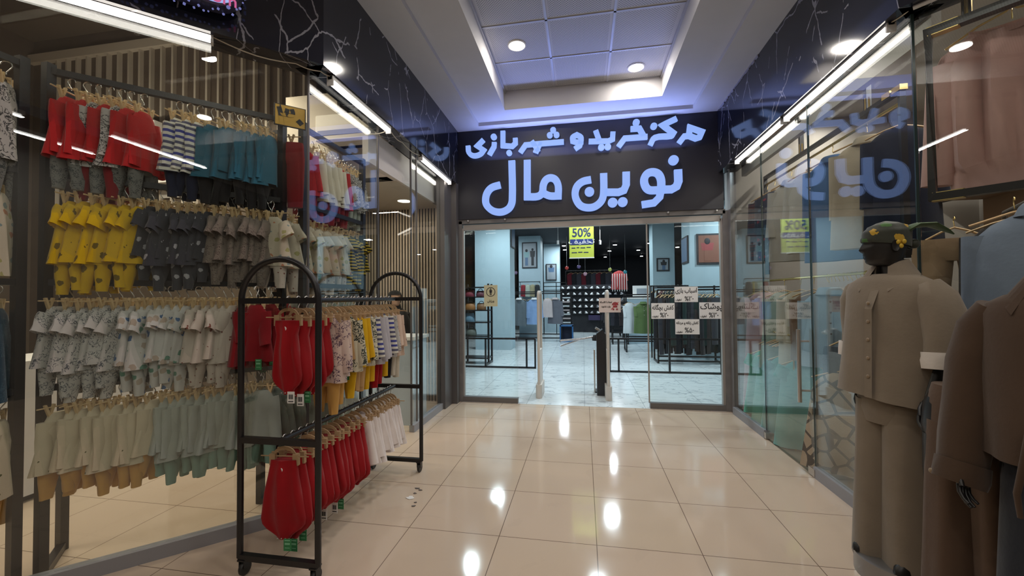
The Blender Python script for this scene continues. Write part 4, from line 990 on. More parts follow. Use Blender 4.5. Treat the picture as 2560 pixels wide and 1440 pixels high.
# shoe wall
t = thing('shoe_display', 'black slatted display wall full of white shoes at the back', 'display wall', (.35, 17.2, 0))
MB().box((0, .1, 1.0), (2.7, .06, 1.95)).build('back_board', M_INK, t)
for z in (.78, 1.03, 1.29, 1.55, 1.80): MB().box((0, -.02, z), (2.65, .2, .014)).build('shelf_board', M_BLACK, t)
MB().box((.6, -.15, .62), (1.5, .3, .2)).build('dark_bench', mat('violet_bench', (.03, .02, .07), .5), t)
shoe = None
SH = [mat('shoe_white', (.62, .62, .62), .5), mat('shoe_grey', (.25, .25, .27), .5), mat('shoe_red', (.30, .04, .04), .5)]
def shoe_mesh():
    m = MB(); P = []
    for y, w, z in ((-.13, .02, .03), (-.12, .04, .045), (-.07, .046, .06), (-.02, .042, .085), (.03, .036, .105), (.08, .036, .11), (.11, .03, .10)):
        P.append([Vector((w*cos(2*pi*k/12), y, max(0, z*.5+z*.5*sin(2*pi*k/12)))) for k in range(12)])
    return m.loft(P)
SP = {}
for r_, z in enumerate((1.80, 1.55, 1.29, 1.03, .78)):
    for k in range(11):
        ci = 2 if (k in (7, 8) and r_ in (2, 3)) else 1 if (k > 7 or (k+r_) % 5 == 4) else 0
        lab = '%s shoe from the left on the %s shelf of the shoe wall' % (ORD[k], ('top', 'second', 'third', 'fourth', 'bottom')[r_])
        loc = (.35-1.2+.24*k, 17.12, z+.008)
        if ci not in SP:
            s_ = thing('display_shoe', lab, 'shoe', loc, .3*(-1)**k, 'shoes on the shoe wall'); shoe_mesh().build('upper', SH[ci], s_, 50)
            MB().loft([[Vector((w*cos(2*pi*k_/12), y, z_)) for k_, (w, y, z_) in enumerate([(.05, -.13+.26*(.5+.5*sin(2*pi*j/12)), zz) for j in range(12)])] for zz in (0, .018)]).build('sole', SH[0], s_)
            SP[ci] = s_
        else: dup(SP[ci], loc, .3*(-1)**k, lab)
# right racks
rack2('polo_rack', 'long black rack with the olive polo behind the right glass', 1.12, 2.15, 11.2, 1.47, 0, .5, (.42, .3))
adult('shirt', CB5, .40, .80, .3, (1.20, 11.15, 1.44), .5, 'white shirt hanging left of the olive polo')
adult('shirt', CB6, .52, .80, .26, (1.55, 11.12, 1.44), .15, 'olive green polo shirt with a white tag', collar=CB6, placket=M_PAPER)
adult('shirt', fabric('store_mixed', (.28, .22, .20), 'blot', [(.5, .5, .5), (.2, .05, .05)], .12, .3), .4, .76, .3, (2.0, 11.15, 1.44), .4, 'mixed pale garment right of the olive polo')
rack2('trouser_rack', 'black rack of dark trousers behind the four notices', 1.62, 2.95, 9.45, 1.62, 0, .5, (.16, .06))
DT = [fabric('dark_trouser_%s' % n_, c_) for n_, c_ in (('black', (.014, .014, .018)), ('brown', (.035, .026, .026)), ('green', (.014, .03, .028)), ('grey', (.035, .035, .045)))]
pr_t = None
for k in range(22):
    lab = '%s pair of dark trousers from left behind the notices' % ORD[k] if k < len(ORD) else ''
    loc = (1.68+.056*k, 9.42+.03*sin(k*3), 1.58); rz = .55+.35*sin(k*2.1)
    adult('trousers', DT[(k*7) % 4], (.40, 1.12, 0)[0], 1.12+.12*sin(k*1.7), 0, loc, rz, lab, group='dark trousers on the trouser rack', seed=k % 5, rod=False)
for k in range(14):
    adult('shirt', (DT+[fabric('store_maroon', (.10, .03, .035)), CB5])[(k*5) % 6], .34, .42, .2, (1.7+.09*k, 10.3, 1.75), .9, '%s dark garment from the left on the high rail behind the trousers' % ORD[k], group='dark garments on the high rail', rod=False, seed=k % 4)
tag(MB().tube([(1.6, 10.3, 1.73), (3.0, 10.3, 1.73)], .015, sq=True).tube([(1.62, 10.3, 0), (1.62, 10.3, 1.73)], .015, sq=True).tube([(2.98, 10.3, 0), (2.98, 10.3, 1.73)], .015, sq=True).build('high_rail', M_BLACK), 'high black rail with dark garments behind the trouser rack', 'clothes rack')
# counter with a screen, striped cloth, dark red racks far back
t = thing('cash_desk', 'white cash desk under the lit panes at the back right', 'counter', (1.75, 13.5, 0))
MB().box((0, 0, .7), (.9, .6, 1.4)).build('desk_body', M_COLW, t); MB().box((0, 0, 1.42), (.95, .65, .04)).build('desk_top', M_PAPER, t)
t = thing('computer_screen', 'white framed screen standing on the cash desk', 'screen', (1.80, 13.4, 1.44))
MB().box((0, 0, .2), (.5, .04, .36)).build('bezel', M_PAPER, t); MB().box((.02, -.022, .19), (.30, .006, .2)).build('display', G1, t); MB().box((0, .04, .01), (.2, .15, .02)).build('foot', M_PAPER, t)
t = thing('striped_garment', 'red and white striped cloth hanging at the back of the store', 'clothes', (1.42, 16.6, 1.7))
top_mesh(.62, .75, .3, .1, .06, 2, .8).build('cloth', fabric('red_white_stripe', (.30, .04, .04)), t, 60)
c = MB()
for k in range(7): c.box((-.27+.09*k, -.085, .33), (.022, .01, .70))
c.build('white_stripes', M_PAPER, t)
adr = fabric('deep_red_cloth', (.10, .012, .02))
for k in range(9):
    adult('shirt', (adr, DT[0], DT[3])[k % 3], .42, .7, .3, (-.55+.22*k, 19.3, 2.72), .4, '%s dim hanging garment from the left above the shoe wall' % ORD[k], group='dim garments above the shoe wall', rod=False, seed=k % 3)
tag(MB().tube([(-.8, 19.3, 2.7), (1.6, 19.3, 2.7)], .015, sq=True).tube([(-.8, 19.3, 0), (-.8, 19.3, 2.7)], .015, sq=True).tube([(1.6, 19.3, 0), (1.6, 19.3, 2.7)], .015, sq=True).build('far_rail', M_BLACK), 'far rail of dim garments above the shoe wall', 'clothes rack')
t = thing('mirror_rack', 'black rail frame in front of the third pale column', 'clothes rack', (-1.15, 16.2, 0))
for z in (2.05, 1.9, 1.75): MB().tube([(-.4, 0, z), (.5, 0, z)], .015, sq=True).build('rail', M_BLACK, t)
for x in (-.4, .1, .5): MB().tube([(x, 0, 0), (x, 0, 2.05)], .015, sq=True).build('post', M_BLACK, t)
for k, (c_, w_) in enumerate((((.25, .03, .04), 'dark red'), ((.42, .48, .40), 'pale green print'), ((.35, .32, .20), 'khaki'), ((.03, .035, .04), 'black'))):
    adult('shirt', fabric('col_'+w_.replace(' ', '_'), c_), .2, .42, 0, (-2.12+.17*k, 14.45, 2.05), .3, w_+' garment hanging on the second pale column', rod=False)
tag(MB().tube([(-2.3, 14.45, 2.03), (-1.5, 14.45, 2.03)], .012, sq=True).tube([(-2.25, 14.45, 2.03), (-2.25, 14.6, 2.03)], .012, sq=True).tube([(-1.55, 14.45, 2.03), (-1.55, 14.6, 2.03)], .012, sq=True).build('wall_rail', M_BLACK), 'short wall rail with four small garments on the second column', 'rail')
for k in range(3):
    rack2('floor_rack', ('empty black floor rack nearest behind the right gate post', 'empty black floor rack in the middle behind the right gate post', 'empty black floor rack farthest behind the right gate post')[k], .75+.12*k-.1, 1.35, 15.6-1.3*k, 1.25, 0, .4, (.5, .36))
    for j in range(4): adult('shirt', DT[(j+k) % 4], .3, .5, .2, (.80+.13*j, 15.55-1.3*k, 1.22), .7, '%s dark shirt from the left on the %s black floor rack' % (ORD[j], ('farthest', 'middle', 'nearest')[k]), group='dark shirts on the floor racks', rod=False, seed=j)
tag(MB().box((.55, 15.2, .0015+.002), (.5, .3, .003)).build('floor_sheet', M_PAPER), 'pale sheet lying on the marble at the back', 'paper') if False else None
# ================================================================ RIGHT SHOP BEHIND THE GLASS
W_ = fabric('off_white_linen', (.46, .43, .38)); BG = fabric('khaki_beige_linen', (.40, .335, .25)); DN = fabric('mid_blue_denim', (.055, .12, .26)); LD = fabric('light_blue_denim', (.27, .35, .42)); NV = fabric('deep_navy', (.010, .014, .032))
FLO = fabric('dark_floral', (.03, .035, .06), 'blot', [(.22, .03, .05), (.05, .10, .16), (.12, .13, .16)], .06, .3); PK = fabric('dusty_pink', (.42, .26, .27)); SG = fabric('sage_dress', (.26, .33, .27)); AQ = fabric('aqua_green', (.10, .38, .28)); TQ = fabric('turquoise_green', (.13, .36, .34))
BRN = fabric('cocoa_cotton', (.18, .11, .07)); GIR = fabric('giraffe_print', (.36, .29, .21), 'crackle', [(.10, .085, .07)], .13, .07)
BLS = fabric('dusty_rose_knit', (.50, .30, .27)); DDN = fabric('faded_slate_denim', (.16, .205, .26))
BTN = mat('dark_button', (.06, .05, .045), .4)
def hang_rail(name, label, pts, drop=None):
    t = thing(name, label, 'rail', pts[0]); o = Vector(pts[0])
    MB().tube([Vector(p)-o for p in pts], .017, sq=True).build('bar', M_BLACK, t)
    for i, p in enumerate((pts[0], pts[-1])):
        MB().box(Vector(p)-o, (.045, .09, .05)).build('bracket', M_GOLD, t)
        if drop: MB().tube([Vector(p)-o+Vector((0, 0, .02)), Vector((p[0], p[1], drop))-o], .015, sq=True).build('drop_rod', M_BLACK, t)
    return t
RX = 2.25; RZ = -.42
t = thing('clothes_rack', 'black and brass hanging frame with the upper shirts behind the right glass', 'clothes rack', (RX, 3.30, 0))
MB().tube([(0, 0, 1.75), (0, 0, 2.95), (0, 2.2, 2.95), (0, 2.2, 1.75)], .02, sq=True).build('frame_bar', M_BLACK, t)
MB().tube([(0, .02, 2.86), (0, 2.18, 2.86)], .012, 8).build('rail', M_GOLD, t, 40)
for y in (.02, .12): MB().box((0, y, 2.965), (.05, .08, .04)).build('bracket', M_GOLD, t)
for y in (.35, 1.35): MB().tube([(0, y, 2.96), (0, y, 3.7)], .018, sq=True).build('drop_rod', M_BLACK, t); MB().tube([(0, y, 2.96), (0, y, 3.06)], .021, 8).build('brass_sleeve', M_GOLD, t)
ZU = 2.85
adult('shirt', NV, .44, .95, .5, (RX+.06, 3.42, ZU), RZ, 'navy coat nearest the frame post on the upper rail', seed=1)
adult('shirt', BG, .50, .86, .52, (RX, 3.66, ZU), RZ, 'khaki beige shirt with big collar on the upper rail', collar=BG, placket=BTN, seed=2)
adult('shirt', DN, .46, .92, .5, (RX, 4.12, ZU), RZ-.25, 'mid blue denim shirt on the upper rail', collar=DN, placket=BTN, seed=3)
adult('shirt', W_, .44, .80, .5, (RX, 4.50, ZU), RZ-.3, 'off white shirt just left of the blue denim shirt', seed=4)
adult('shirt', fabric('stone_linen', (.40, .37, .33)), .46, .86, .5, (RX, 4.86, ZU), RZ-.25, 'stone linen shirt second from the end of the upper rail', collar=W_, seed=5)
adult('blouse', FLO, .42, .80, .4, (RX, 5.25, ZU), RZ-.2, 'dark floral blouse on the upper rail, with red flowers', seed=6)
adult('blouse', fabric('maroon_check', (.05, .03, .04), 'stripe', [(.12, .03, .04), (.02, .03, .06)], .03, .4), .42, .80, .4, (RX, 5.45, ZU), RZ-.2, 'dark checked blouse at the far end of the upper rail', seed=7)
tag(MB().tube([(2.12, 3.2, 1.66), (2.12, 5.6, 1.66)], .012, 8).tube([(2.12, 3.2, 1.66), (2.12, 3.2, 0)], .012, 8).tube([(2.12, 5.58, 1.66), (2.12, 5.58, 0)], .012, 8).build('brass_rail', M_GOLD, None, 40), 'brass rail with pastel clothes behind the right glass', 'clothes rack')
ZM = 1.655
adult('jacket', LD, .46, .66, .46, (2.12, 3.98, ZM), RZ, 'light blue denim jacket on the brass rail by the door handle', collar=LD, placket=BTN, seed=8)
adult('shirt', BRN, .40, .66, .4, (2.12, 4.22, ZM), RZ-.3, 'cocoa shirt behind the light denim jacket', seed=2)
adult('shirt', fabric('cream_linen', (.46, .42, .33)), .42, .82, .42, (2.12, 4.45, ZM), RZ-.25, 'cream linen shirt between jacket and sage dress', seed=3)
adult('dress', SG, .40, .82, .18, (2.12, 4.78, ZM), RZ-.1, 'sage green dress on the brass rail with a pale tag', placket=M_PAPER, seed=4)
adult('dress', PK, .38, 1.42, .16, (2.12, 5.30, ZM), RZ-.1, 'long dusty pink dress at the far end of the brass rail', seed=5)
for k in range(14):
    hk = tag(hook_mesh(-.10).build('bare_hook', M_GOLD, None, 60), '%s brass hook from the near end along the brass rail' % ORD[k], 'hook', 'bare hooks on the brass rail'); hk.location = (2.12, 3.28+.055*k, 1.665); hk.rotation_euler = (0, 0, .3*sin(k*2))
tag(MB().tube([(2.08, 3.3, .98), (2.08, 5.3, .98)], .014, 8).tube([(2.08, 3.3, .98), (2.08, 3.3, 0)], .014, 8).tube([(2.08, 5.3, .98), (2.08, 5.3, 0)], .014, 8).build('low_rail', M_BLACK, None, 40), 'low black rail with green dresses behind the door glass', 'clothes rack')
ZL = .985
for k, (y, cl, L, w_) in enumerate(((5.12, AQ, .74, 'aqua green dress farthest along the low rail'), (4.92, AQ, .82, 'second aqua green dress on the low rail'), (4.66, TQ, .80, 'turquoise green dress left of the other on the low rail'), (4.36, TQ, .84, 'turquoise green dress right of the other on the low rail'))):
    adult('dress', cl, .40, L, .12, (2.08, y, ZL), RZ-.1, w_, seed=k)
adult('dress', GIR, .46, .80, 0, (2.06, 3.72, ZL), RZ-.1, 'giraffe print dress on the low rail near the door hinge', seed=1)
adult('trousers', fabric('slate_jeans', (.09, .11, .14)), .36, .45, 0, (2.12, 3.72, 1.20), RZ, 'slate jeans folded under the light denim jacket', seed=2)
for k in range(7):
    t = thing('wooden_hanger', '%s bare wooden hanger from the left in the cluster over the green dresses' % ORD[k], 'hanger', (2.03+.012*k, 4.80-.05*k, 1.10), RZ+.25*sin(k*1.9), 'bare wooden hangers over the green dresses')
    rod_hanger(.36, -.09).build('arm', M_WOOD, t, 60); hook_mesh(-.10).build('hook', M_GOLD, t, 60)
tag(MB().tube([(2.0, 4.35, 1.10), (2.0, 5.0, 1.10)], .008, 6).tube([(2.0, 4.36, 1.1), (2.0, 4.36, 0)], .008, 6).tube([(2.0, 4.99, 1.1), (2.0, 4.99, 0)], .008, 6).build('slim_stand', M_GOLD), 'slim brass stand holding the bare wooden hangers', 'clothes rack')
t = thing('display_box', 'black box with white stripe on the floor in the far right window', 'box', (2.10, 5.45, 0))
MB().box((0, 0, .07), (.3, .22, .14)).build('box_body', M_INK, t); MB().box((0, -.112, .09), (.14, .004, .03)).build('label_strip', M_PAPER, t)
# wooden shelf behind the shirts
t = thing('wood_shelf', 'brown wooden shelf board on the wall behind the beige shirt', 'shelf', (4.35, 4.2, 2.6))
MB().box((0, 0, 0), (.5, 2.6, .06)).build('board', mat('brown_wood', (.20, .11, .05), .5), t); MB().box((.2, 0, -.25), (.05, 2.6, .45)).build('back_board', mat('brown_wood', 0), t)
# pink blouse in its frame, nearest to the viewer
t = thing('clothes_rack', 'black rectangular frame with brass clamps around the pink blouse', 'clothes rack', (1.955, 2.665, 2.04), -A45)
MB().tube([(0, 0, 0), (0, 0, .94), (1.15, 0, .94), (1.15, 0, 0)], .026, sq=True, closed=True).build('frame_bar', M_BLACK, t)
for p in ((.06, 0, 0), (.42, 0, .0), (.06, 0, .94)): MB().box(p, (.13, .05, .05), 0, .006).build('clamp', M_GOLD, t)
for x in (.15, .9): MB().tube([(x, 0, .94), (x, 0, 1.72)], .018, sq=True).build('drop_rod', M_BLACK, t); MB().tube([(x, 0, .95), (x, 0, 1.10)], .021, 8).build('brass_sleeve', M_GOLD, t)
t = thing('hanging_blouse', 'large dusty pink blouse with gathered hem at the top right', 'clothes', (2.30, 2.60, 3.03), -.74)
def blouse():
    mb = MB(); n = 48; rings = []
    prof = [(-.055, .155, .045), (-.075, .165, .05), (-.10, .21, .05), (-.13, .27, .055), (-.2, .29, .075), (-.4, .295, .085), (-.6, .295, .09), (-.80, .285, .09), (-.86, .25, .075), (-.90, .245, .075), (-.93, .245, .07)]
    for i, (z, a, b) in enumerate(prof):
        f = 0 if i < 3 else min(.046, .011*(i-1)) if i < 8 else .008
        r = []
        for k in range(n):
            t_ = 2*pi*k/n; x = a*cos(t_); y = b*sin(t_)
            y += f*(sin(x*48+1)+.6*sin(x*85+z*4))
            zz = z - (.055*(1-min(1, abs(x)/.15)**2) if i < 2 and sin(t_) < .2 else 0) + (.03*sin(t_*1+1) if i > 8 else 0)
            r.append(Vector((x, y, zz)))
        rings.append(r)
    mb.loft(rings, False, False)
    for s in (-1, 1): sleeve(mb, s, .58, -.2, .70, .10, .10, .07, .0, 14, .6, .0, 3)
    return mb
blouse().build('blouse_body', BLS, t, 70)
c = MB(); n = 40
c.loft([[Vector((.158*cos(2*pi*k/n), .047*sin(2*pi*k/n)-.002, -.052-(.055*(1-min(1, abs(cos(2*pi*k/n)))**2) if sin(2*pi*k/n) < .2 else 0)+dz)) for k in range(n)] for dz in (-.012, .006)], False, False); c.build('neckband', fabric('rose_rib', (.42, .25, .22)), t, 60)
hg = MB().tube([(-.25, 0, -.10), (-.12, 0, -.03), (-.02, 0, .0), (.0, 0, .02), (.02, 0, .0), (.12, 0, -.02), (.25, 0, -.05)], .006, 8).build('hanger', M_GOLD, t, 60); hook_mesh(-.06).build('hook', M_GOLD, hg, 60)
adult('dress', DDN, .56, 1.05, .50, (2.13, 2.28, 2.02), -.75, 'faded slate denim shirt dress behind the brown jacket', collar=DDN, seed=3, d=.09)
adult('trousers', fabric('tan_trousers', (.30, .20, .12)), .40, .42, 0, (2.35, 3.05, 1.98), -.5, 'tan trousers hanging under the blouse frame clamp', seed=1)
adult('shirt', fabric('black_jersey', (.02, .018, .02)), .44, .75, .4, (2.5, 2.85, 2.05), -.6, 'black jersey half hidden beside the slate denim dress', seed=5)
adult('shirt', fabric('ivory_jersey', (.52, .46, .37)), .46, .5, .3, (2.62, 2.55, 2.12), -.6, 'ivory jersey behind the slate denim dress collar', seed=6)
tag(MB().tube([(2.1, 2.0, 2.03), (2.75, 3.2, 2.03)], .012, 8).tube([(2.75, 3.2, 2.03), (2.75, 3.2, 0)], .012, 8).tube([(2.1, 2.0, 2.03), (2.1, 2.0, 0)], .012, 8).build('short_rail', M_BLACK), 'short black rail carrying the slate denim dress', 'clothes rack')
# ================================================================ MANNEQUINS AND PEOPLE
def lerp(a, b, t): return a+(b-a)*t
def prof_at(P, t):
    for i in range(len(P)-1):
        if t <= P[i+1][0]: u = (t-P[i][0])/(P[i+1][0]-P[i][0]); u = u*u*(3-2*u); return [lerp(P[i][j], P[i+1][j], u) for j in range(1, len(P[i]))]
    return list(P[-1][1:])
HP = [(0, .030, .055, .045), (.06, .078, .062, .052), (.16, .088, .070, .062), (.30, .093, .080, .068), (.45, .094, .092, .073), (.60, .096, .100, .076), (.75, .092, .103, .076), (.88, .070, .088, .062), (.96, .036, .052, .036), (1, .008, .012, .010)]
def head_rings(H=.235, z0=0, n=32):
    """rings from chin (facing -y) to crown, with jaw, lips, nose, sockets, brow"""
    R = []
    for k in range(27):
        t = k/26; f, b, s = prof_at(HP, t); r = []
        for i in range(n):
            a = 2*pi*i/n; x = s*sin(a); c = cos(a); y = -f*c if c > 0 else -b*c
            ad = min(a, 2*pi-a)
            if ad < .30 and .30 < t < .56: y -= .024*(1-ad/.30)*max(0, 1-abs((t-.37)/.075 if t < .37 else (t-.37)/.20))
            if ad < .36 and .17 < t < .29: y -= .007*(1-ad/.36)*abs(sin((t-.17)/.12*2*pi))
            if ad < .25 and t < .12: y -= .006*(1-ad/.25)
            if .25 < ad < .62 and .46 < t < .57: y += .011*sin((ad-.25)/.37*pi)*sin((t-.46)/.11*pi)
            if ad < .7 and .57 < t < .64: y -= .005*(1-ad/.7)
            r.append(Vector((x, y, z0+H*t)))
        R.append(r)
    return R
def add_head(mb, z0, c=(0, 0), rz=0, H=.235, neck=.10, nr=.052):
    R = head_rings(H, z0); M = Matrix.Rotation(rz, 3, 'Z'); o = Vector((c[0], c[1], 0)); n = len(R[0])
    nk = [[Vector((nr*k*sin(2*pi*i/n), -nr*k*cos(2*pi*i/n)+.03+dy, z0+dz)) for i in range(n)] for k, dz, dy in ((1.25, -neck-.03, .0), (1.0, -neck*.6, 0), (.98, .02, -.005), (.9, .05, -.01))]
    mb.loft([[o+M@p for p in r] for r in nk]); mb.loft([[o+M@p for p in r] for r in R])
    for s in (-1, 1):
        e = [[o+M@(Vector((s*(.072+dx), .012+.018*k*cos(2*pi*i/10), z0+H*.44+.033*k*sin(2*pi*i/10)))) for i in range(10)] for dx, k in ((-.01, .8), (.004, 1), (.012, .9), (.009, .5))]
        mb.loft(e)
def limb(mb, pts, rad, n=12):
    mb.tube(pts, rad, n)
def add_hand(mb, w, d, side, up=None):
    """palm, four bent fingers and a thumb; w = wrist, d = pointing direction"""
    w = Vector(w); d = Vector(d).normalized(); u = Vector((0, 1, 0)); u = (u-d*u.dot(d)).normalized(); nn = d.cross(u)
    mb.loft([[w+d*z+u*(a*cos(2*pi*k/12))+nn*(b*sin(2*pi*k/12)) for k in range(12)] for z, a, b in ((-.01, .022, .018), (.02, .030, .017), (.05, .038, .016), (.085, .040, .013), (.095, .034, .010))])
    for k, (o_, L) in enumerate(((-.029, .062), (-.010, .075), (.010, .070), (.028, .054))):
        b = w+d*.088+u*o_; mb.tube([b, b+d*L*.45+nn*.006, b+d*L*.78+nn*.020, b+d*L*.96+nn*.036], [.0085, .008, .0072, .0055], 8)
    b = w+d*.03+u*-.03; mb.tube([b, b+d*.03-u*.022+nn*.01, b+d*.062-u*.026+nn*.022], [.011, .0095, .007], 8)
def mann_body(head_rz, arms, head=True, waist=False):
    """one continuous mannequin: legs, trunk, neck, head, arms; facing -y"""
    mb = MB()
    tr = [(.80, .15, .10), (.90, .165, .11), (1.0, .155, .105), (1.10, .125, .09), (1.22, .145, .10), (1.34, .165, .11), (1.42, .165, .09), (1.46, .12, .07), (1.50, .065, .055)]
    if waist: tr = tr[:3]+[(1.06, .13, .09)]
    mb.loft([ring(a, b, z, 20, 0, .0) for z, a, b in tr])
    for s in (-1, 1): mb.loft([ring(r, r*1.05, z, 14, s*x, y) for z, r, x, y in ((.86, .085, .075, 0), (.70, .078, .085, 0), (.50, .055, .09, -.005), (.42, .052, .092, 0), (.30, .055, .095, .01), (.14, .036, .098, .012), (.08, .036, .10, .0))]); mb.loft([[Vector((s*.10+.040*k*cos(2*pi*i/12), -.05+.11*k*sin(2*pi*i/12), z)) for i in range(12)] for z, k in ((.02, 1), (.045, .95), (.075, .6), (.09, .35))])
    if head: add_head(mb, 1.555, (0, -.02), head_rz, .235, .09)
    elif not waist: mb.loft([ring(a, b, z, 20, 0, .0) for z, a, b in ((1.49, .062, .055), (1.53, .052, .050), (1.575, .050, .048), (1.58, .03, .03))])
    for s, P in arms:
        limb(mb, P, [.050, .045, .038, .034, .028, .024][:len(P)])
        add_hand(mb, P[-1], Vector(P[-1])-Vector(P[-2]), s)
    return mb
MBK = mat('mannequin_black', (.010, .009, .009), .38)
def stand(t):
    z = -t.location.z
    MB().lathe([(.18, z), (.18, .012), (.16, .018)], (0, 0, 0), 28).build('base_plate', mat('base_steel', (.3, .3, .3), .3, .8), t, 40)
def shirt(w_sh=.27, z_sh=1.49, z_hem=.93, w_hem=.29, d=.15, seed=0, n=40, op=.0):
    mb = MB(); rings = []
    prof = [(z_sh+.015, .085, .07), (z_sh, .14, .085), (z_sh-.03, w_sh*.86, .10), (z_sh-.07, w_sh*.95, .115), (z_sh-.15, w_sh*.93, d*.92)]
    for k in range(1, 9):
        u = k/8; prof.append((z_sh-.15-(z_sh-.15-z_hem)*u, lerp(w_sh*.93, w_hem, u), lerp(d*.92, d*1.1, u)))
    for i, (z, a, b) in enumerate(prof):
        u = max(0, (i-4)/8); r = []
        for k in range(n):
            a_ = 2*pi*k/n; f = 1+.045*u*sin(5*a_+seed)+.03*u*sin(9*a_+seed*2+z*6)
            r.append(Vector((a*cos(a_)*f, b*sin(a_)*f, z-.012*u*cos(2*a_+seed))))
        rings.append(r)
    lo = rings[-1]; c = sum(lo, Vector())/n; rings.append([c+(p-c)*.92+Vector((0, 0, .03)) for p in lo]); rings.append([c+(p-c)*.86+Vector((0, 0, .25)) for p in lo])
    mb.loft(rings, False, False); return mb
def sleeve3(pts, rad, flat=.8, seed=0, n=18):
    mb = MB(); pts = [Vector(p) for p in pts]; R = []
    for i, p in enumerate(pts):
        t = (pts[min(i+1, len(pts)-1)]-pts[max(i-1, 0)]).normalized(); x = Vector((1, 0, 0)); x = (x-t*x.dot(t)).normalized(); y = t.cross(x)
        R.append([p+x*rad[i]*cos(2*pi*k/n)*(1+.05*sin(3*k+seed+i))+y*rad[i]*flat*1.25*sin(2*pi*k/n)*(1+.04*sin(4*k+i*2)) for k in range(n)])
    lo = R[-1]; c = pts[-1]; R.append([c+(p-c)*.86+(pts[-2]-c).normalized()*.03 for p in lo])
    return mb.loft(R)
def collar(zc, spread=.13, h_=.06, d=.085, gap=.5, n=30, drop=.075):
    """folded collar open at the front (-y), with points"""
    V = []; m = MB(); lo = []; hi = []; pt = []
    for i in range(n+1):
        a = -pi/2+gap*.5+(2*pi-gap)*i/n; ca, sa = cos(a), sin(a); fr = abs((i/n)-.5)*2
        k = .072
        lo.append(Vector((k*1.05*ca, k*sa+.01, zc-.01-.035*fr**3))); hi.append(Vector((k*.98*ca, k*.95*sa+.015, zc+h_-.035*fr**3)))
        ex = 1+.55*fr**4; pt.append(Vector((k*1.62*ca*ex, k*1.55*sa+.012-.025*fr**4, zc+.012-drop*(.25+.75*fr**4))))
    for i in range(n):
        m.add([lo[i], lo[i+1], hi[i+1], hi[i]], [(0, 1, 2, 3)]); m.add([hi[i]+Vector((0, 0, .004)), hi[i+1]+Vector((0, 0, .004)), pt[i+1], pt[i]], [(0, 1, 2, 3)])
        m.add([lo[i]*1, lo[i+1], pt[i+1]*.99+lo[i+1]*.01, pt[i]*.99+lo[i]*.01], [(0, 1, 2, 3)])
    return m
def pants(z0=.98, z1=.2, wl=.13, wh=.105, hip=.19, d=.125, seed=0, sep=.105):
    mb = MB(); n = 30
    mb.loft([ring(hip*.82, d*.85, z0, n), ring(hip*.95, d, z0-.08, n), ring(hip, d*1.08, z0-.2, n), ring(hip*.98, d, z0-.27, n)])
    for s in (-1, 1):
        R = []
        for k in range(9):
            u = k/8; z = lerp(z0-.16, z1, u); r = []
            for i in range(24):
                a = 2*pi*i/24; f = 1+.06*u*sin(3*a+seed+s)+.03*sin(7*a+u*3+seed)
                px = lerp(wh, wl, u)*cos(a)*f; py = lerp(d*.9, wl*1.05, u)*sin(a)*f
                if abs(cos(a+pi/2)) > .93 and sin(a) < 0: py -= .012*(.4+u)
                r.append(Vector((s*lerp(sep*.8, sep, u)+px, py, z)))
            R.append(r)
        c = sum(R[-1], Vector())/24; R.append([c+(p-c)*.93+Vector((0, 0, .02)) for p in R[-1]]); mb.loft(R, True, True)
    return mb
def buttons(t, n, z0, z1, y0, y1, m, x=.0, seed=0):
    for k in range(n):
        u = k/(n-1); b = MB().sphere((x, lerp(y0, y1, u), lerp(z0, z1, u)), .010, 10, (1, .45, 1)); b.build('button', m, t, 60)
# ---- first mannequin: beige shirt and trousers, headscarf
SB = fabric('beige_twill', (0.195, 0.158, 0.118)); SBD = fabric('beige_twill_inner', (0.575, 0.529, 0.483))
F1 = -(pi/2-.38)                             # turned towards the corridor
t = thing('mannequin', 'black mannequin in beige shirt and wide trousers with green headscarf', 'mannequin', (1.615, 2.49, .09), F1)
mann_body(-.6, [(s, [(s*.155, 0, 1.42), (s*(.18+.01*s), .04-.03*s, 1.25), (s*(.18+.025*s), .05-.05*s, 1.12), (s*(.18+.03*s), .03-.06*s, 1.0), (s*(.18+.025*s), -.02-.05*s, .90)]) for s in (-1, 1)]).build('body', MBK, t, 60)
stand(t)
sh = shirt(.225, 1.50, .86, .255, .150, 1).build('shirt', SB, t, 70)
collar(1.527, .13, .062, .085, .8, drop=.12).build('collar', SB, sh, 50)
MB().add([Vector((-.012, -.078, 1.50)), Vector((.03, -.078, 1.50)), Vector((.03, -.165, 1.33)), Vector((.03, -.180, .87)), Vector((-.006, -.180, .87)), Vector((-.006, -.165, 1.33))], [(0, 1, 2, 5), (5, 2, 3, 4)]).build('placket', SB, sh)
buttons(sh, 5, 1.36, .98, -.165, -.178, mat('tan_button', (.22, .16, .10), .35), .012)
for s, n_ in ((1, 'left'), (-1, 'right')):
    k, g = (.0, .0) if s > 0 else (-.04, .055)
    sleeve3([(s*.165, .0, 1.455), (s*(.20+k*.4), .005+g*.3, 1.39), (s*(.225+k*.8), .008+g*.7, 1.29), (s*(.237+k), .0+g, 1.18), (s*(.24+k), -.01+g, 1.10)], [.050, .074, .082, .080, .078], .95, s).build('sleeve', SB, sh, 70)
    c = sleeve3([(s*(.239+k), -.010+g, 1.125), (s*(.242+k), -.013+g, 1.085), (s*(.245+k), -.017+g, 1.045)], [.085, .088, .084], .95, 0).build('cuff', SBD, sh, 60); c['label'] = 'white turned-up cuff'
pants(1.0, -.02, .118, .10, .16, .12, 2, .080).build('trousers', SB, t, 70)
SCF = fabric('olive_headscarf', (.035, .038, .028), 'blot', [(.42, .26, .03), (.05, .12, .03), (.02, .02, .02)], .07, .3, .5)
hr = head_rings(.235, 1.555); M = Matrix.Rotation(-.6, 3, 'Z'); n = len(hr[0]); cap = []
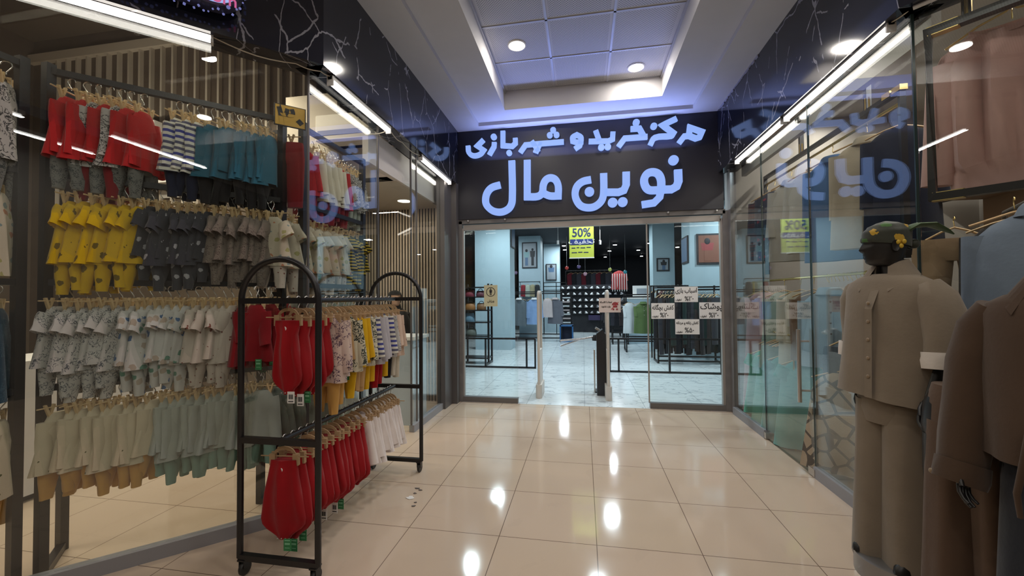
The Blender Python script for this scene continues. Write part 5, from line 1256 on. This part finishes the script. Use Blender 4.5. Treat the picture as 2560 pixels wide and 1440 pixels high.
for k in range(14, 27):
    r = []
    for i, p in enumerate(hr[k]):
        a = 2*pi*i/n; dz = -.035*(1-cos(a))/2 if k < 18 else 0
        q = Vector((p.x*1.07, p.y*1.06, p.z+.006+dz)); r.append(Vector((0, -.02, 0))+M@q)
    cap.append(r)
sc = MB().loft(cap, False, True)
sc = sc.build('headscarf', SCF, t, 70)
kx = Vector((0, -.02, 0))+M@Vector((.0, .115, 1.68))
bd = M@Vector((.12, 1, 0)); up = Vector((0, 0, 1)); sd = M@Vector((1, 0, 0))
MB().loft([[kx+bd*q+up*z_+sd*(w_*cos(2*pi*i/10))+up*(th*sin(2*pi*i/10)) for i in range(10)] for q, z_, w_, th in ((-.05, .05, .06, .03), (.0, .085, .075, .012), (.07, .085, .06, .010), (.125, .05, .03, .008), (.15, .03, .008, .004))]).build('scarf_tail', fabric('green_satin', (.05, .095, .035), rough=.4), sc, 60)
MB().sphere(kx+Vector((0, 0, -.01)), .026, 10).sphere(kx+sd*-.045+Vector((0, 0, -.015)), .018, 10, (1, .6, 1.2)).build('scarf_knot', SCF, sc, 60)
c = MB()
for dx, dz in ((0, 0), (-.012, .02), (.012, .022)): c.sphere(Vector((0, -.02, 0))+M@Vector((.079+.0*dx, .035+dx, 1.655+dz)), .013, 8, (.5, 1, 1))
c.build('yellow_flower', mat('flower_yellow', (.50, .32, .02), .5), sc, 60)
# ---- second mannequin: brown jacket, dark skirt
JB = fabric('dark_brown_wool', (0.060, 0.036, 0.022)); 
t = thing('mannequin', 'mannequin in dark brown jacket and navy skirt at the right edge', 'mannequin', (1.665, 1.75, 0), F1+.1)
mann_body(-.3, [(s, [(s*.155, 0, 1.42), (s*.20, .01, 1.25), (s*.215, .0, 1.12), (s*.22, -.05, .95), (s*.22, -.09, .83)]) for s in (-1, 1)], False).build('body', MBK, t, 60)
stand(t)
jk = shirt(.22, 1.49, .90, .225, .145, 4).build('jacket', JB, t, 70)
collar(1.525, .13, .07, .085, .9, drop=.12).build('collar', JB, jk, 50)
for s in (-1, 1):
    sleeve3([(s*.165, .0, 1.45), (s*.20, .005, 1.37), (s*.225, .0, 1.22), (s*.235, -.02, 1.06), (s*.24, -.05, .92), (s*.24, -.08, .80)], [.050, .074, .082, .080, .076, .070], .95, s*2).build('sleeve', JB, jk, 70)
    sleeve3([(s*.24, -.075, .825), (s*.242, -.09, .775), (s*.244, -.10, .745)], [.076, .078, .076], .95).build('cuff', JB, jk, 60)
    MB().sphere((s*.24+s*.06, -.15, .775), .011, 10, (1, .5, 1)).build('cuff_button', mat('tan_button', 0), jk, 60)
for s in (-1, 1): MB().tube([(s*.02, -.175, 1.02), (s*.03, -.19, .92), (s*.05, -.188, .80), (s*.045, -.185, .72)], [.012, .011, .010, .008], 8).build('tie_belt', JB, jk, 60)
mb = MB(); R = []
for k in range(9):
    u = k/8; R.append([Vector((lerp(.15, .175, u)*cos(2*pi*i/36)*(1+.05*u*sin(6*2*pi*i/36)), lerp(.11, .18, u)*sin(2*pi*i/36)*(1+.06*u*sin(7*2*pi*i/36)), lerp(1.0, .25, u))) for i in range(36)])
mb.loft(R); mb.build('skirt', fabric('dark_navy_wool', (.008, .010, .016)), t, 70)
# ---- third mannequin: brown trousers between the two
TB = fabric('cocoa_twill', (0.092, 0.056, 0.036))
t = thing('mannequin', 'half mannequin in cocoa brown wide trousers between the two clothed ones', 'mannequin', (1.665, 2.105, .0), F1+.3)
mann_body(0, [], False, True).build('body', MBK, t, 60)
stand(t)
pt = pants(1.09, .08, .10, .088, .15, .112, 5, .075).build('trousers', TB, t, 70)
MB().tube([(.07, -.118, .99), (.095, -.115, .93), (.108, -.105, .88)], [.003, .006, .002], 6).build('pocket_slit', M_INK, pt)

# ---- two people behind the counter in the left shop
t = thing('shop_counter', 'pale counter behind the far glass of the left shop', 'counter', (-2.45, 4.72, 0))
MB().box((0, 0, .5), (.95, .4, 1.0)).build('counter_body', mat('pale_blue_panel', (.40, .46, .52), .5), t); MB().box((0, 0, 1.02), (1.0, .46, .04)).build('counter_top', M_PAPER, t)
SK = mat('skin', (.42, .25, .17), .5)
def person(loc, rz, label, robe, hair=None, hood=None, zt=1.37):
    t = thing('person', label, 'person', loc, rz)
    mb = MB(); mb.loft([ring(a, b, z, 20) for z, a, b in ((.12, .13, .10), (.5, .15, .11), (.85, .165, .115), (1.0, .13, .10), (1.12, .145, .10), (zt-.12, .165, .10), (zt-.05, .15, .085), (zt-.02, .07, .06))])
    for s in (-1, 1):
        limb(mb, [(s*.15, 0, zt-.08), (s*.20, .02, zt-.32), (s*.19, -.05, zt-.50), (s*.15, -.10, zt-.56)], [.045, .038, .032, .025]); add_hand(mb, (s*.15, -.10, zt-.56), (-s*.3, -.3, -1), s)
        mb.loft([[Vector((s*.08+.040*k*cos(2*pi*i/12), -.04+.11*k*sin(2*pi*i/12), z)) for i in range(12)] for z, k in ((0, 1), (.04, .95), (.08, .6), (.14, .5))])
    add_head(mb, zt+.045, (0, -.02), 0, .215, .09, .048)
    mb.build('body', SK, t, 60)
    c = shirt(.205, zt-.01, .30, .21, .12, 2); R_ = c.build('robe', robe, t, 70)
    for s in (-1, 1): sleeve3([(s*.16, 0, zt-.06), (s*.19, .01, zt-.18), (s*.205, .02, zt-.32), (s*.19, -.045, zt-.48), (s*.155, -.09, zt-.54)], [.062, .062, .058, .052, .046], .9, s).build('sleeve', robe, R_, 60)
    if hair or hood:
        hr = head_rings(.215, zt+.045); n = len(hr[0]); out = []
        for k in range(6 if hood else 8, 27):
            out.append([])
            for i, p in enumerate(hr[k]):
                a = 2*pi*i/n; ad = min(a, 2*pi-a); g = 1.07 if not hood else 1.16
                front = ad < (1.05 if k < 20 else .9) and k < 20
                g = .90 if front else g
                out[-1].append(Vector((p.x*g, p.y*g-.02+(.01 if front else 0), p.z+(.012 if k > 20 else 0))))
        MB().loft(out, False, True).build('hood' if hood else 'hair', hood or hair, t, 70)
        if hair: MB().sphere((0, .11, zt+.16), .045, 12).build('hair_bun', hair, t, 60)
        for s in (-1, 1):
            b = MB().sphere((s*.030, -.105, zt+.045+.215*.515), .0115, 10); b.build('eye', mat('eye_white', (.55, .52, .5), .3), t, 60)
            MB().sphere((s*.030, -.1145, zt+.045+.215*.515), .005, 8, (1, .5, 1)).build('iris', M_INK, t, 60)
            MB().tube([(s*.015, -.117, zt+.045+.215*.585), (s*.03, -.117, zt+.045+.215*.60), (s*.045, -.105, zt+.045+.215*.585)], .003, 6).build('eyebrow', M_INK, t, 60)
    if hood:
        c = MB(); c.loft([ring(a, b, z, 24, 0, y) for z, a, b, y in ((zt+.10, .082, .09, .02), (zt+.02, .10, .10, .015), (zt-.05, .19, .12, .0), (zt-.16, .23, .15, 0), (zt-.4, .25, .17, 0), (.5, .28, .2, 0), (.08, .30, .22, 0))], False, False); c.build('chador', hood, t, 70)
    return t
HR = mat('dark_hair', (.03, .018, .012), .6); GR_ = fabric('grey_manteau', (.12, .10, .11)); BKR = fabric('black_chador', (.008, .008, .009))
person((-3.06, 5.33, .0), .32, 'woman with tied dark hair looking over the rolling rack rail', GR_, hair=HR, zt=1.335)
person((-2.62, 5.36, .0), .8, 'person in a black head covering and robe with back half turned', BKR, hood=BKR, zt=1.335)
# litter on the floor
for i, (px, py, s) in enumerate(((1043, 1221, .018), (1050, 1225, .015), (1037, 1233, .012), (1026, 1244, .03), (1039, 1256, .010), (1034, 1265, .014))):
    p = atz(px, py, .002); m = MB().prism([(s*cos(a)*(1+.4*sin(3*a+i)), s*.7*sin(a)*(1+.3*cos(2*a+i))) for a in [2*pi*k/9 for k in range(9)]], (p.x, p.y, .004), (1, 0, 0), (0, 1, 0), .003)
    tag(m.build('floor_scrap', M_PAPER if i == 3 else mat('grey_scrap', (.12, .10, .09), .8)), ('dark scrap on the tiles, farthest of the left pair', 'dark scrap on the tiles, farthest of the right pair', 'small dark scrap above the white flake', 'white flake of litter on the tiles beside the rolling rack', 'small dark scrap just below the white flake', 'dark scrap nearest the viewer below the white flake')[i], 'litter', 'scraps on the tiles')
